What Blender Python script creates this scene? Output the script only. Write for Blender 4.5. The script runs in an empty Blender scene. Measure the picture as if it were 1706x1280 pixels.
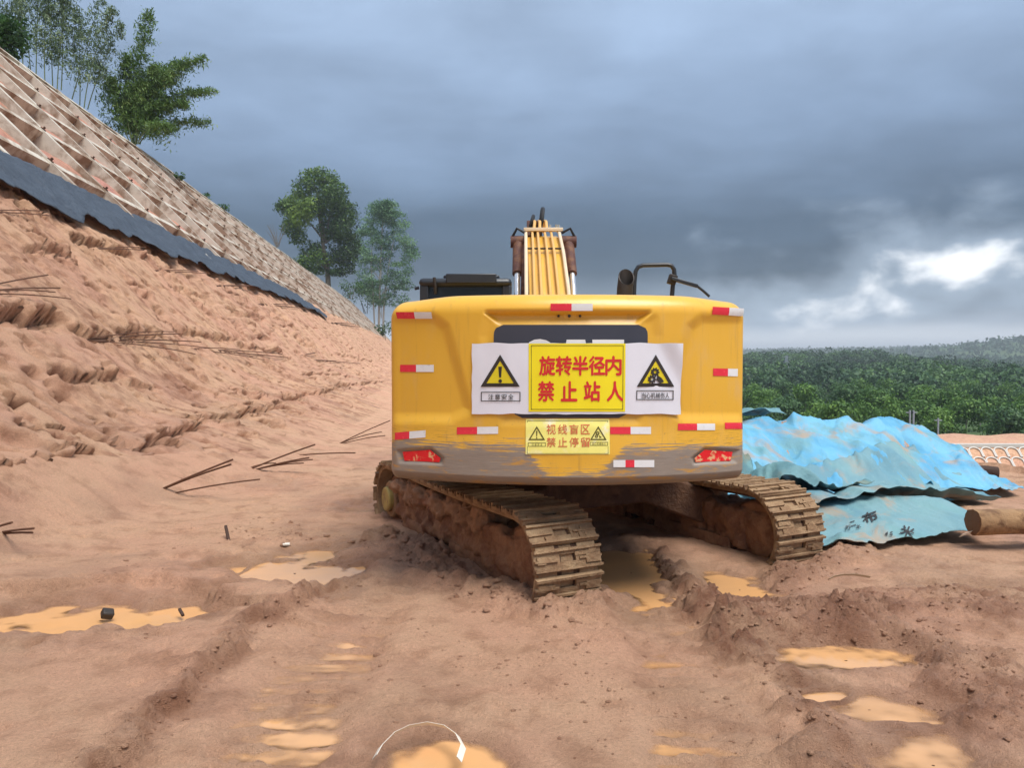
import bpy, bmesh, math, random
import numpy as np
from mathutils import Vector, Matrix

R = math.radians
S = bpy.context.scene
C = S.collection
random.seed(7)

# ------------------------------------------------------------------ camera
F, CX, CY, HORIZ, CH = 1281.0, 853.0, 640.0, 596.0, 1.9
PITCH = math.atan((CY - HORIZ) / F)
cam = bpy.data.cameras.new('camera')
cam.sensor_width = 36.0
cam.lens = 36.0 * F / 1706.0
cam.clip_start = 0.05
cam.clip_end = 20000
cam_o = bpy.data.objects.new('camera', cam)
C.objects.link(cam_o)
cam_o.location = (0, 0, CH)
cam_o.rotation_euler = (math.pi / 2 - PITCH, 0, 0)
S.camera = cam_o

# ------------------------------------------------------------------ light
SUN_EL, SUN_AZ = 64.0, 137.0           # azimuth clockwise from +Y: behind the camera, to the right
EXPOSURE = 1.56
S.view_settings.view_transform = 'Standard'
S.view_settings.look = 'None'
S.view_settings.gamma = 1.0
S.view_settings.use_curve_mapping = False
S.view_settings.exposure = EXPOSURE
S.cycles.use_denoising = True
S.cycles.max_bounces = 6
S.cycles.diffuse_bounces = 3
S.cycles.glossy_bounces = 3
S.cycles.transparent_max_bounces = 6
S.cycles.volume_bounces = 0

sun = bpy.data.lights.new('sun', 'SUN')
sun.energy = 1.5
sun.angle = R(34)
sun.color = (1.0, 0.955, 0.89)
sun_o = bpy.data.objects.new('sun', sun)
C.objects.link(sun_o)
sd = Vector((math.sin(R(SUN_AZ)) * math.cos(R(SUN_EL)), math.cos(R(SUN_AZ)) * math.cos(R(SUN_EL)), math.sin(R(SUN_EL))))
sun_o.rotation_euler = sd.to_track_quat('Z', 'Y').to_euler()

def lin(r, g, b):
    f = lambda c: c / 12.92 if c <= 0.04045 else ((c + 0.055) / 1.055) ** 2.4
    return (f(r / 255), f(g / 255), f(b / 255))

class NT:
    """small helper to write node trees"""
    def __init__(s, tree):
        s.t = tree
        tree.nodes.clear()
    def n(s, typ, inp=None, **kw):
        nd = s.t.nodes.new(typ)
        for k, v in kw.items():
            setattr(nd, k, v)
        for k, v in (inp or {}).items():
            s.set(nd, k, v)
        return nd
    def set(s, nd, k, v):
        sock = nd.inputs[k]
        if isinstance(v, bpy.types.NodeSocket):
            s.t.links.new(v, sock)
        elif isinstance(v, bpy.types.Node):
            s.t.links.new(v.outputs[0], sock)
        else:
            if sock.type == 'RGBA' and len(v) == 3:
                v = (*v, 1)
            sock.default_value = v
    def math(s, op, a, b=0.0, c=0.0, clamp=False):
        nd = s.n('ShaderNodeMath', {0: a, 1: b, 2: c}, operation=op, use_clamp=clamp)
        return nd.outputs[0]
    def mix(s, fac, a, b, blend='MIX'):
        nd = s.n('ShaderNodeMix', data_type='RGBA', blend_type=blend)
        s.set(nd, 0, fac); s.set(nd, 6, a); s.set(nd, 7, b)
        return nd.outputs[2]
    def ramp(s, fac, stops, interp='LINEAR'):
        nd = s.n('ShaderNodeValToRGB', {0: fac})
        cr = nd.color_ramp
        cr.interpolation = interp
        while len(cr.elements) < len(stops):
            cr.elements.new(0.5)
        for e, (p, c) in zip(cr.elements, stops):
            e.position = p
            e.color = (*c, 1) if len(c) == 3 else c
        return nd.outputs[0]
    def smooth(s, x, a, b):
        nd = s.n('ShaderNodeMapRange', {0: x, 1: a, 2: b, 3: 0.0, 4: 1.0}, interpolation_type='SMOOTHSTEP', clamp=True)
        return nd.outputs[0]
    def noise(s, vec, scale, detail=4, rough=0.55, dist=0.0):
        nd = s.n('ShaderNodeTexNoise', {'Vector': vec, 'Scale': scale, 'Detail': detail, 'Roughness': rough, 'Distortion': dist})
        return nd.outputs[0]
    def scale3(s, vec, sx, sy, sz, loc=(0, 0, 0)):
        return s.n('ShaderNodeMapping', {'Vector': vec, 'Scale': (sx, sy, sz), 'Location': loc}).outputs[0]

# ------------------------------------------------------------------ sky: broken storm cloud over a clear sky
world = bpy.data.worlds.new('World')
S.world = world
world.use_nodes = True
w = NT(world.node_tree)
sky = w.n('ShaderNodeTexSky', sky_type='NISHITA')
sky.sun_disc = False
sky.sun_elevation = R(SUN_EL)
sky.sun_rotation = R(SUN_AZ)
G_ = w.n('ShaderNodeTexCoord').outputs['Generated']
sep = w.n('ShaderNodeSeparateXYZ', {0: G_})
dx, dy, dz = sep.outputs
k_ = w.math('DIVIDE', 1.0, w.math('ADD', w.math('MAXIMUM', dz, 0.0), 0.16))
pl = w.n('ShaderNodeVectorMath', {0: G_, 1: w.n('ShaderNodeCombineXYZ', {0: k_, 1: k_, 2: k_}).outputs[0]}, operation='MULTIPLY').outputs[0]
n_big = w.noise(w.scale3(pl, 1, 1, 0.25, (3.1, 1.7, 0.4)), 0.75, 3, 0.5, 0.3)
n_mid = w.noise(w.scale3(pl, 1, 1.4, 0.5, (0.6, 5.2, 0.0)), 1.9, 5, 0.5, 0.2)
n_fine = w.noise(w.scale3(G_, 1, 1, 2.3, (1.3, 0.2, 0.8)), 5.5, 7, 0.52, 0.5)
# cloud brightness by height above the horizon (overcast skies brighten upward)
wob = w.math('MULTIPLY', w.math('SUBTRACT', n_big, 0.5), 0.10)
zz = w.math('ADD', dz, wob)
def K(c, f=0.505):
    return tuple(x * f for x in c)
col = w.ramp(zz, [(0.0, K(lin(174, 182, 194))), (0.05, K(lin(112, 126, 143))), (0.10, K(lin(58, 74, 91))),
                  (0.17, K(lin(70, 88, 108))), (0.27, K(lin(120, 140, 166))), (0.42, K(lin(147, 167, 193))),
                  (1.0, K(lin(168, 182, 204)))])
mott = w.math('ADD', w.math('MULTIPLY', w.math('SUBTRACT', n_mid, 0.5), 0.85), 1.0)
mott2 = w.math('ADD', w.math('MULTIPLY', w.math('SUBTRACT', n_fine, 0.5), 0.35), 1.0)
mm = w.math('MULTIPLY', mott, mott2)
mcol = w.n('ShaderNodeCombineXYZ', {0: mm, 1: mm, 2: mm}).outputs[0]
col = w.n('ShaderNodeVectorMath', {0: col, 1: mcol}, operation='MULTIPLY').outputs[0]
# the bright break in the cloud low on the right
gv = w.n('ShaderNodeVectorMath', {0: G_, 1: (0.468, 0.877, 0.108)}, operation='SUBTRACT').outputs[0]
gv = w.scale3(gv, 1 / 0.12, 1 / 0.12, 1 / 0.045)
gl = w.n('ShaderNodeVectorMath', {0: gv}, operation='LENGTH').outputs['Value']
gv2 = w.n('ShaderNodeVectorMath', {0: G_, 1: (0.385, 0.920, 0.068)}, operation='SUBTRACT').outputs[0]
gl2 = w.n('ShaderNodeVectorMath', {0: w.scale3(gv2, 1 / 0.12, 1 / 0.12, 1 / 0.042)}, operation='LENGTH').outputs['Value']
gap = w.math('SUBTRACT', 1.0, w.math('MINIMUM', gl, w.math('ADD', gl2, 0.12)))
n_gap = w.noise(w.scale3(G_, 1, 1, 1.6, (2.35, 0.9, 0.3)), 8.0, 6, 0.5, 0.15)
gap = w.math('ADD', gap, w.math('MULTIPLY', w.math('SUBTRACT', n_gap, 0.5), 4.6))
gapm = w.smooth(gap, 0.3, 1.15)
gaph = w.math('MULTIPLY', w.smooth(gap, -1.0, 0.7), 0.45)
col = w.mix(gaph, col, K(lin(186, 203, 222)))
col = w.mix(gapm, col, K(lin(250, 252, 255), 0.5))
# pale band of far cloud just over the horizon
band = w.math('MULTIPLY', w.smooth(w.math('ADD', dz, w.math('MULTIPLY', w.math('SUBTRACT', n_fine, 0.5), 0.022)), 0.044, 0.022), 0.85)
col = w.mix(band, col, K(lin(214, 219, 226)))
bg_cloud = w.n('ShaderNodeBackground', {0: col, 1: 1.0})
bg_sky = w.n('ShaderNodeBackground', {0: sky.outputs[0], 1: 0.05})
wm = w.n('ShaderNodeMixShader', {0: 0.93, 1: bg_sky.outputs[0], 2: bg_cloud.outputs[0]})
w.n('ShaderNodeOutputWorld', {0: wm.outputs[0]})

# ------------------------------------------------------------------ helpers
_cp, _sp = math.cos(PITCH), math.sin(PITCH)
def ray(px, py):
    a, b = (px - CX) / F, -(py - CY) / F
    return np.array([a, _cp + b * _sp, -_sp + b * _cp])
def at(px, py, Y):
    d = ray(px, py)
    return np.array([0, 0, CH]) + d * (Y / d[1])
def ground_at(px, py, z=0.0):
    d = ray(px, py)
    return np.array([0, 0, CH]) + d * ((z - CH) / d[2])
def proj(x, y, z):
    dz_ = z - CH
    f = y * _cp - dz_ * _sp
    u = y * _sp + dz_ * _cp
    return CX + F * x / f, CY - F * u / f
def sst(x, a, b):
    t = np.clip((x - a) / (b - a), 0, 1)
    return t * t * (3 - 2 * t)

def _h(ix, iy, iz, seed):
    h = (ix.astype(np.int64) * 374761393 + iy.astype(np.int64) * 668265263 + iz.astype(np.int64) * 2147483647 + seed * 974634777) & 0xffffffff
    h = ((h ^ (h >> 13)) * 1274126177) & 0xffffffff
    h = ((h ^ (h >> 16)) * 2246822519) & 0xffffffff
    return (h ^ (h >> 15)) & 0xffffffff
def per2(x, y, seed=0):
    x = np.asarray(x, float); y = np.asarray(y, float)
    ix = np.floor(x); iy = np.floor(y); fx = x - ix; fy = y - iy
    u = fx * fx * fx * (fx * (fx * 6 - 15) + 10); v = fy * fy * fy * (fy * (fy * 6 - 15) + 10)
    z = np.zeros_like(ix)
    def g(ox, oy):
        a = _h(ix + ox, iy + oy, z, seed) * (2 * math.pi / 4294967296.0)
        return np.cos(a) * (fx - ox) + np.sin(a) * (fy - oy)
    a = g(0, 0); b = g(1, 0); c = g(0, 1); d = g(1, 1)
    return 1.5 * ((a + (b - a) * u) * (1 - v) + (c + (d - c) * u) * v)
def fbm(x, y, sc, oct=4, seed=0, gain=0.5):
    r = 0; a = 1.0; f = 1.0 / sc
    for i in range(oct):
        r = r + a * per2(x * f, y * f, seed + i * 17); a *= gain; f *= 2.03
    return r
def ridged(x, y, sc, oct=4, seed=0, gain=0.55):
    r = 0; a = 1.0; f = 1.0 / sc
    for i in range(oct):
        r = r + a * (1 - 2 * np.abs(per2(x * f, y * f, seed + i * 31))); a *= gain; f *= 2.1
    return r
def per3(x, y, z, seed=0):
    ix = np.floor(x); iy = np.floor(y); iz = np.floor(z); fx = x - ix; fy = y - iy; fz = z - iz
    s = lambda t: t * t * (3 - 2 * t)
    u, v, q = s(fx), s(fy), s(fz)
    g = lambda a, b, c: _h(ix + a, iy + b, iz + c, seed) / 2147483648.0 - 1.0
    def L(c):
        a = g(0, 0, c); b = g(1, 0, c); d = g(0, 1, c); e = g(1, 1, c)
        return (a + (b - a) * u) * (1 - v) + (d + (e - d) * u) * v
    return L(0) * (1 - q) + L(1) * q

def mesh_np(name, V, Fc, mats=None, parent=None, smooth=True, mi=None, cols=None):
    """V (n,3), Fc (m,3|4) -> one mesh object"""
    V = np.asarray(V, np.float32).reshape(-1, 3); Fc = np.asarray(Fc, np.int32)
    me = bpy.data.meshes.new(name)
    m, k = Fc.shape
    me.vertices.add(len(V)); me.vertices.foreach_set('co', V.ravel())
    me.loops.add(m * k); me.loops.foreach_set('vertex_index', Fc.ravel())
    me.polygons.add(m)
    me.polygons.foreach_set('loop_start', np.arange(0, m * k, k, dtype=np.int32))
    if smooth:
        me.polygons.foreach_set('use_smooth', np.ones(m, bool))
    for mt in (mats if isinstance(mats, (list, tuple)) else [mats] if mats else []):
        me.materials.append(mt)
    if mi is not None:
        me.polygons.foreach_set('material_index', np.asarray(mi, np.int32))
    for cn, cv in (cols or {}).items():
        at_ = me.attributes.new(cn, 'FLOAT', 'POINT')
        at_.data.foreach_set('value', np.asarray(cv, np.float32).ravel())
    me.update(calc_edges=True)
    me.validate()
    o = bpy.data.objects.new(name, me)
    C.objects.link(o)
    if parent:
        o.parent = parent
    return o
def grid_faces(nr, nc):
    i = np.arange(nr * nc).reshape(nr, nc)
    return np.stack([i[:-1, :-1], i[:-1, 1:], i[1:, 1:], i[1:, :-1]], -1).reshape(-1, 4)
def grid(name, P, mats=None, parent=None, flip=False, **kw):
    nr, nc = P.shape[:2]
    f = grid_faces(nr, nc)
    return mesh_np(name, P.reshape(-1, 3), f[:, ::-1] if flip else f, mats, parent, **kw)

def tag(o, label=None, cat=None, group=None, kind=None):
    if label: o['label'] = label
    if cat: o['category'] = cat
    if group: o['group'] = group
    if kind: o['kind'] = kind
    return o
def empty(name, loc=(0, 0, 0), parent=None):
    o = bpy.data.objects.new(name, None)
    o.empty_display_size = 0.2
    C.objects.link(o)
    o.location = loc
    if parent: o.parent = parent
    return o

class MB:
    """collects simple solids, then becomes ONE mesh object"""
    def __init__(s):
        s.v = []; s.f = []
    def add(s, vs, fs):
        b = len(s.v)
        s.v += [tuple(map(float, q)) for q in vs]
        s.f += [tuple(b + i for i in q) for q in fs]
        return s
    def box(s, c, d, rot=None):
        hx, hy, hz = d[0] / 2, d[1] / 2, d[2] / 2
        vs = [Vector((x, y, z)) for x in (-hx, hx) for y in (-hy, hy) for z in (-hz, hz)]
        if rot is not None: vs = [rot @ q for q in vs]
        vs = [q + Vector(c) for q in vs]
        return s.add(vs, [(0, 1, 3, 2), (4, 6, 7, 5), (0, 4, 5, 1), (2, 3, 7, 6), (0, 2, 6, 4), (1, 5, 7, 3)])
    def bar(s, a, b, wd, ht, up=(0, 0, 1)):
        a, b = Vector(a), Vector(b)
        d = (b - a); L = d.length; d.normalize()
        x = d.cross(Vector(up)).normalized(); z = x.cross(d)
        return s.box((a + b) / 2, (wd, L, ht), Matrix((x, d, z)).transposed())
    def cyl(s, a, b, r0, r1=None, n=16, cap=True):
        return s.tube([a, b], [r0, r0 if r1 is None else r1], n, cap)
    def tube(s, pts, r, n=8, cap=True, closed=False):
        pts = [Vector(p) for p in pts]; m = len(pts)
        rs = r if isinstance(r, (list, tuple)) else [r] * m
        t0 = (pts[1] - pts[0]).normalized()
        nrm = t0.orthogonal().normalized()
        vs = []; prev = t0
        for i, p in enumerate(pts):
            if closed: t = (pts[(i + 1) % m] - pts[i - 1]).normalized()
            else: t = (pts[min(i + 1, m - 1)] - pts[max(i - 1, 0)]).normalized()
            nrm = prev.rotation_difference(t) @ nrm; prev = t
            bn = t.cross(nrm)
            for k in range(n):
                a = 2 * math.pi * k / n
                vs.append(p + (nrm * math.cos(a) + bn * math.sin(a)) * rs[i])
        fs = []
        for i in range(m if closed else m - 1):
            j = (i + 1) % m
            for k in range(n):
                fs.append((i * n + k, i * n + (k + 1) % n, j * n + (k + 1) % n, j * n + k))
        if cap and not closed:
            fs.append(tuple(range(n))[::-1]); fs.append(tuple((m - 1) * n + k for k in range(n)))
        return s.add(vs, fs)
    def prism(s, poly, fn, a, b):
        """poly of 2-D points swept between parameters a and b; fn(u, v, w) -> xyz"""
        n = len(poly)
        vs = [fn(u, v, a) for u, v in poly] + [fn(u, v, b) for u, v in poly]
        fs = [(i, (i + 1) % n, n + (i + 1) % n, n + i) for i in range(n)] + [tuple(range(n))[::-1], tuple(range(n, 2 * n))]
        return s.add(vs, fs)
    def build(s, name, mat, parent=None, bevel=0.0, seg=2, angle=35, sharp=True):
        me = bpy.data.meshes.new(name)
        me.from_pydata(s.v, [], s.f)
        bm = bmesh.new(); bm.from_mesh(me)
        bmesh.ops.recalc_face_normals(bm, faces=bm.faces)
        bm.to_mesh(me); bm.free()
        for mt in (mat if isinstance(mat, (list, tuple)) else [mat]):
            me.materials.append(mt)
        me.polygons.foreach_set('use_smooth', np.ones(len(me.polygons), bool))
        me.set_sharp_from_angle(angle=R(angle))
        o = bpy.data.objects.new(name, me)
        C.objects.link(o)
        if parent: o.parent = parent
        if bevel:
            md = o.modifiers.new('bevel', 'BEVEL'); md.width = bevel; md.segments = seg
            md.limit_method = 'ANGLE'; md.angle_limit = R(40); md.harden_normals = False
        return o

# ------------------------------------------------------------------ materials
M = {}
def material(name):
    m = bpy.data.materials.new(name); m.use_nodes = True
    nt = NT(m.node_tree)
    b = nt.n('ShaderNodeBsdfPrincipled')
    out = nt.n('ShaderNodeOutputMaterial', {0: b.outputs[0]})
    M[name] = m
    return nt, b
def bump(nt, b, h, strength=0.5, dist=0.02):
    bp = nt.n('ShaderNodeBump', {'Height': h, 'Strength': strength, 'Distance': dist})
    nt.set(b, 'Normal', bp.outputs[0])
def objco(nt):
    return nt.n('ShaderNodeTexCoord').outputs['Object']
def simple(name, base, rough=0.5, metal=0.0, var=0.25, vscale=6, spec=0.5, bmp=0.0, bscale=40, second=None, thr=(0.45, 0.62)):
    nt, b = material(name)
    oc = objco(nt)
    n1 = nt.noise(oc, vscale, 5, 0.6)
    dark = tuple(c * (1 - var) for c in base); lite = tuple(min(1, c * (1 + var)) for c in base)
    cc = nt.mix(n1, dark, lite)
    if second:
        cc = nt.mix(nt.smooth(nt.noise(oc, vscale * 0.7, 6, 0.65, 0.4), *thr), cc, second)
    nt.set(b, 'Base Color', cc)
    nt.set(b, 'Roughness', nt.math('ADD', rough, nt.math('MULTIPLY', nt.math('SUBTRACT', n1, 0.5), 0.25)))
    b.inputs['Metallic'].default_value = metal
    b.inputs['Specular IOR Level'].default_value = spec
    if bmp:
        bump(nt, b, nt.noise(oc, bscale, 6, 0.65), bmp, 0.02)
    return M[name]
# ------------------------------------------------------------------ soil and water materials
def soil_material(name, c_dry, c_dark, c_pink, grain=1.0):
    nt, b = material(name)
    oc = objco(nt)
    big = nt.noise(oc, 0.55, 5, 0.6, 0.3)
    mid = nt.noise(oc, 3.1, 6, 0.62, 0.2)
    fine = nt.noise(oc, 42, 6, 0.75)
    gr = nt.noise(oc, 170, 3, 0.6)
    cc = nt.mix(nt.smooth(big, 0.36, 0.66), c_dry, c_pink)
    cc = nt.mix(nt.math('MULTIPLY', nt.smooth(mid, 0.45, 0.72), 0.65), cc, c_dark)
    red = nt.n('ShaderNodeAttribute', attribute_name='red').outputs['Fac']
    wet = nt.n('ShaderNodeAttribute', attribute_name='wet').outputs['Fac']
    cc = nt.mix(nt.math('MULTIPLY', red, nt.smooth(mid, 0.3, 0.7)), cc, lin(152, 106, 82))
    veg = nt.n('ShaderNodeAttribute', attribute_name='veg').outputs['Fac']
    spk = nt.math('ADD', 0.22, nt.math('MULTIPLY', nt.math('ADD', nt.math('MULTIPLY', fine, 1.3), nt.math('MULTIPLY', gr, 1.3 * grain)), 0.62))
    sp3 = nt.n('ShaderNodeCombineXYZ', {0: spk, 1: spk, 2: spk}).outputs[0]
    cc = nt.n('ShaderNodeVectorMath', {0: cc, 1: sp3}, operation='MULTIPLY').outputs[0]
    cc = nt.mix(nt.math('MULTIPLY', wet, 0.34), cc, lin(108, 72, 50))
    cc = nt.mix(veg, cc, nt.mix(nt.noise(oc, 0.03, 4, 0.6), lin(48, 74, 38), lin(84, 104, 56)))
    nt.set(b, 'Base Color', cc)
    rg = nt.math('SUBTRACT', 0.94, nt.math('MULTIPLY', wet, nt.math('ADD', 0.25, nt.math('MULTIPLY', mid, 0.5))), clamp=True)
    nt.set(b, 'Roughness', rg)
    b.inputs['Specular IOR Level'].default_value = 0.35
    hgt = nt.math('ADD', nt.math('MULTIPLY', fine, 1.0), nt.math('MULTIPLY', gr, 0.85 * grain))
    hgt = nt.math('ADD', hgt, nt.math('MULTIPLY', nt.noise(oc, 9, 5, 0.7, 0.2), 0.9))
    bump(nt, b, hgt, 0.95, 0.03)
    return M[name]
soil_material('ground_soil', lin(212, 170, 138), lin(164, 120, 92), lin(210, 162, 133))
soil_material('slope_soil', lin(211, 169, 136), lin(154, 110, 82), lin(206, 158, 131), 0.9)
soil_material('slope_soil_pink', lin(208, 156, 130), lin(160, 108, 88), lin(208, 148, 132), 0.5)

nt, b = material('muddy_water')
oc = objco(nt)
nz = nt.noise(oc, 1.3, 4, 0.6, 0.5)
nt.set(b, 'Base Color', nt.mix(nt.smooth(nz, 0.3, 0.7), lin(214, 162, 108), lin(200, 154, 108)))
b.inputs['Roughness'].default_value = 0.09
b.inputs['Specular IOR Level'].default_value = 0.5
bump(nt, b, nt.noise(oc, 7, 3, 0.5), 0.05, 0.01)
# turbid: the bed shows through only where the water is a skin
dep = nt.smooth(nt.n('ShaderNodeAttribute', attribute_name='dep').outputs['Fac'], 0.0, 1.0)
dep = nt.math('ADD', 0.12, nt.math('MULTIPLY', dep, 0.86))
mxw = nt.n('ShaderNodeMixShader', {0: dep, 1: nt.n('ShaderNodeBsdfTransparent').outputs[0], 2: b.outputs[0]})
nt.t.links.new(mxw.outputs[0], [q for q in nt.t.nodes if q.type == 'OUTPUT_MATERIAL'][0].inputs[0])

# ------------------------------------------------------------------ ground: one sheet to the horizon
HX, HY, NX, NY = -0.1079, 0.9942, 0.9942, 0.1079     # along the cut slope, and downhill across it
def su(x, y):
    return x * HX + y * HY, -(x * NX + y * NY)
def xy(s, u):
    return s * HX - u * NX, s * HY - u * NY
U0 = 4.2
UB, UC = 11.4, 22.0                                   # bench edge and crest of the lattice slope
def toe_u(s):
    return np.interp(s, [0, 5, 7.5, 10, 13, 18, 24, 40, 90], [4.3, 4.2, 4.05, 3.5, 2.7, 2.0, 1.5, 1.3, 1.3])
def smax(a, b, k):
    return 0.5 * (a + b + np.sqrt((a - b) ** 2 + k * k))
def base_h(s, u):
    ut = toe_u(s)
    return smax(smax(0.0 * u, np.interp(s, [0, 8.5, 12, 16], [0.85, 0.8, 0.42, 0.34]) * (u - ut), 0.12) - 0.03, u - U0, 0.35) - 0.02
def P2(pts):
    return np.array([ground_at(*p)[:2] for p in pts])
def dline(x, y, pts):
    """distance to a polyline, signed side (+ = left of its direction) and length along it"""
    best = np.full(x.shape, 1e9); side = np.zeros(x.shape); run = np.zeros(x.shape); acc = 0
    for (ax, ay), (bx, by) in zip(pts[:-1], pts[1:]):
        ex, ey = bx - ax, by - ay; L = math.hypot(ex, ey)
        t = np.clip(((x - ax) * ex + (y - ay) * ey) / (L * L), 0, 1)
        d = np.hypot(x - ax - t * ex, y - ay - t * ey)
        m = d < best
        best = np.where(m, d, best); side = np.where(m, np.sign(ex * (y - ay) - ey * (x - ax)), side)
        run = np.where(m, acc + t * L, run); acc += L
    return best, side, run

# puddles: pixel centre, pixel half sizes -> depression and a water sheet
PUD = [((165, 1016), (180, 30), 0.17, 0.04), ((487, 946), (104, 36), 0.15, 0.02), ((1056, 946), (62, 50), 0.20, 0.03),
       ((1235, 968), (62, 30), 0.15, 0.035), ((1412, 1082), (140, 30), 0.10, 0.025), ((712, 1262), (126, 48), 0.12, 0.025),
       ((1560, 1250), (140, 52), 0.09, 0.03), ((600, 838), (40, 7), 0.07, 0.03),
       ((1450, 1158), (120, 26), 0.08, 0.03), ((1350, 1130), (50, 14), 0.08, 0.03), ((1640, 965), (110, 10), 0.06, 0.03), ((375, 937), (26, 10), 0.06, 0.025)]
puds = []
for (cx, cy), (rx, ry), dep, lev in PUD:
    c = ground_at(cx, cy); e = ground_at(cx + rx, cy); t0 = ground_at(cx, cy - ry); t1 = ground_at(cx, cy + ry)
    puds.append((c[0], (t0[1] + t1[1]) / 2, e[0] - c[0], (t0[1] - t1[1]) / 2, dep, -0.045 - lev))

L_TR = P2([(648, 955), (560, 1070), (490, 1170), (420, 1300)])
R_TR = P2([(1085, 985), (1135, 1080), (1185, 1180), (1220, 1300)])
R_TR2 = P2([(1340, 1110), (1450, 1190), (1600, 1300)])
BERM = P2([(600, 955), (500, 1005), (430, 1040), (330, 1135), (250, 1205), (165, 1300)])
MIDR = P2([(1095, 915), (1125, 955), (1175, 1010), (1230, 1060), (1330, 1130), (1420, 1290)])
BANK = P2([(-60, 990), (60, 985), (150, 975), (250, 968), (330, 988)])
HEAP1 = P2([(1160, 1000), (1300, 1015), (1450, 1005), (1750, 1000)])
HEAP2 = P2([(1250, 1040), (1420, 1040), (1560, 1085), (1640, 1140), (1760, 1200)])
SIDEL = P2([(650, 895), (740, 950), (850, 1000), (960, 1010), (1010, 990)])
SIDER = P2([(1270, 965), (1370, 940), (1420, 915)])

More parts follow.
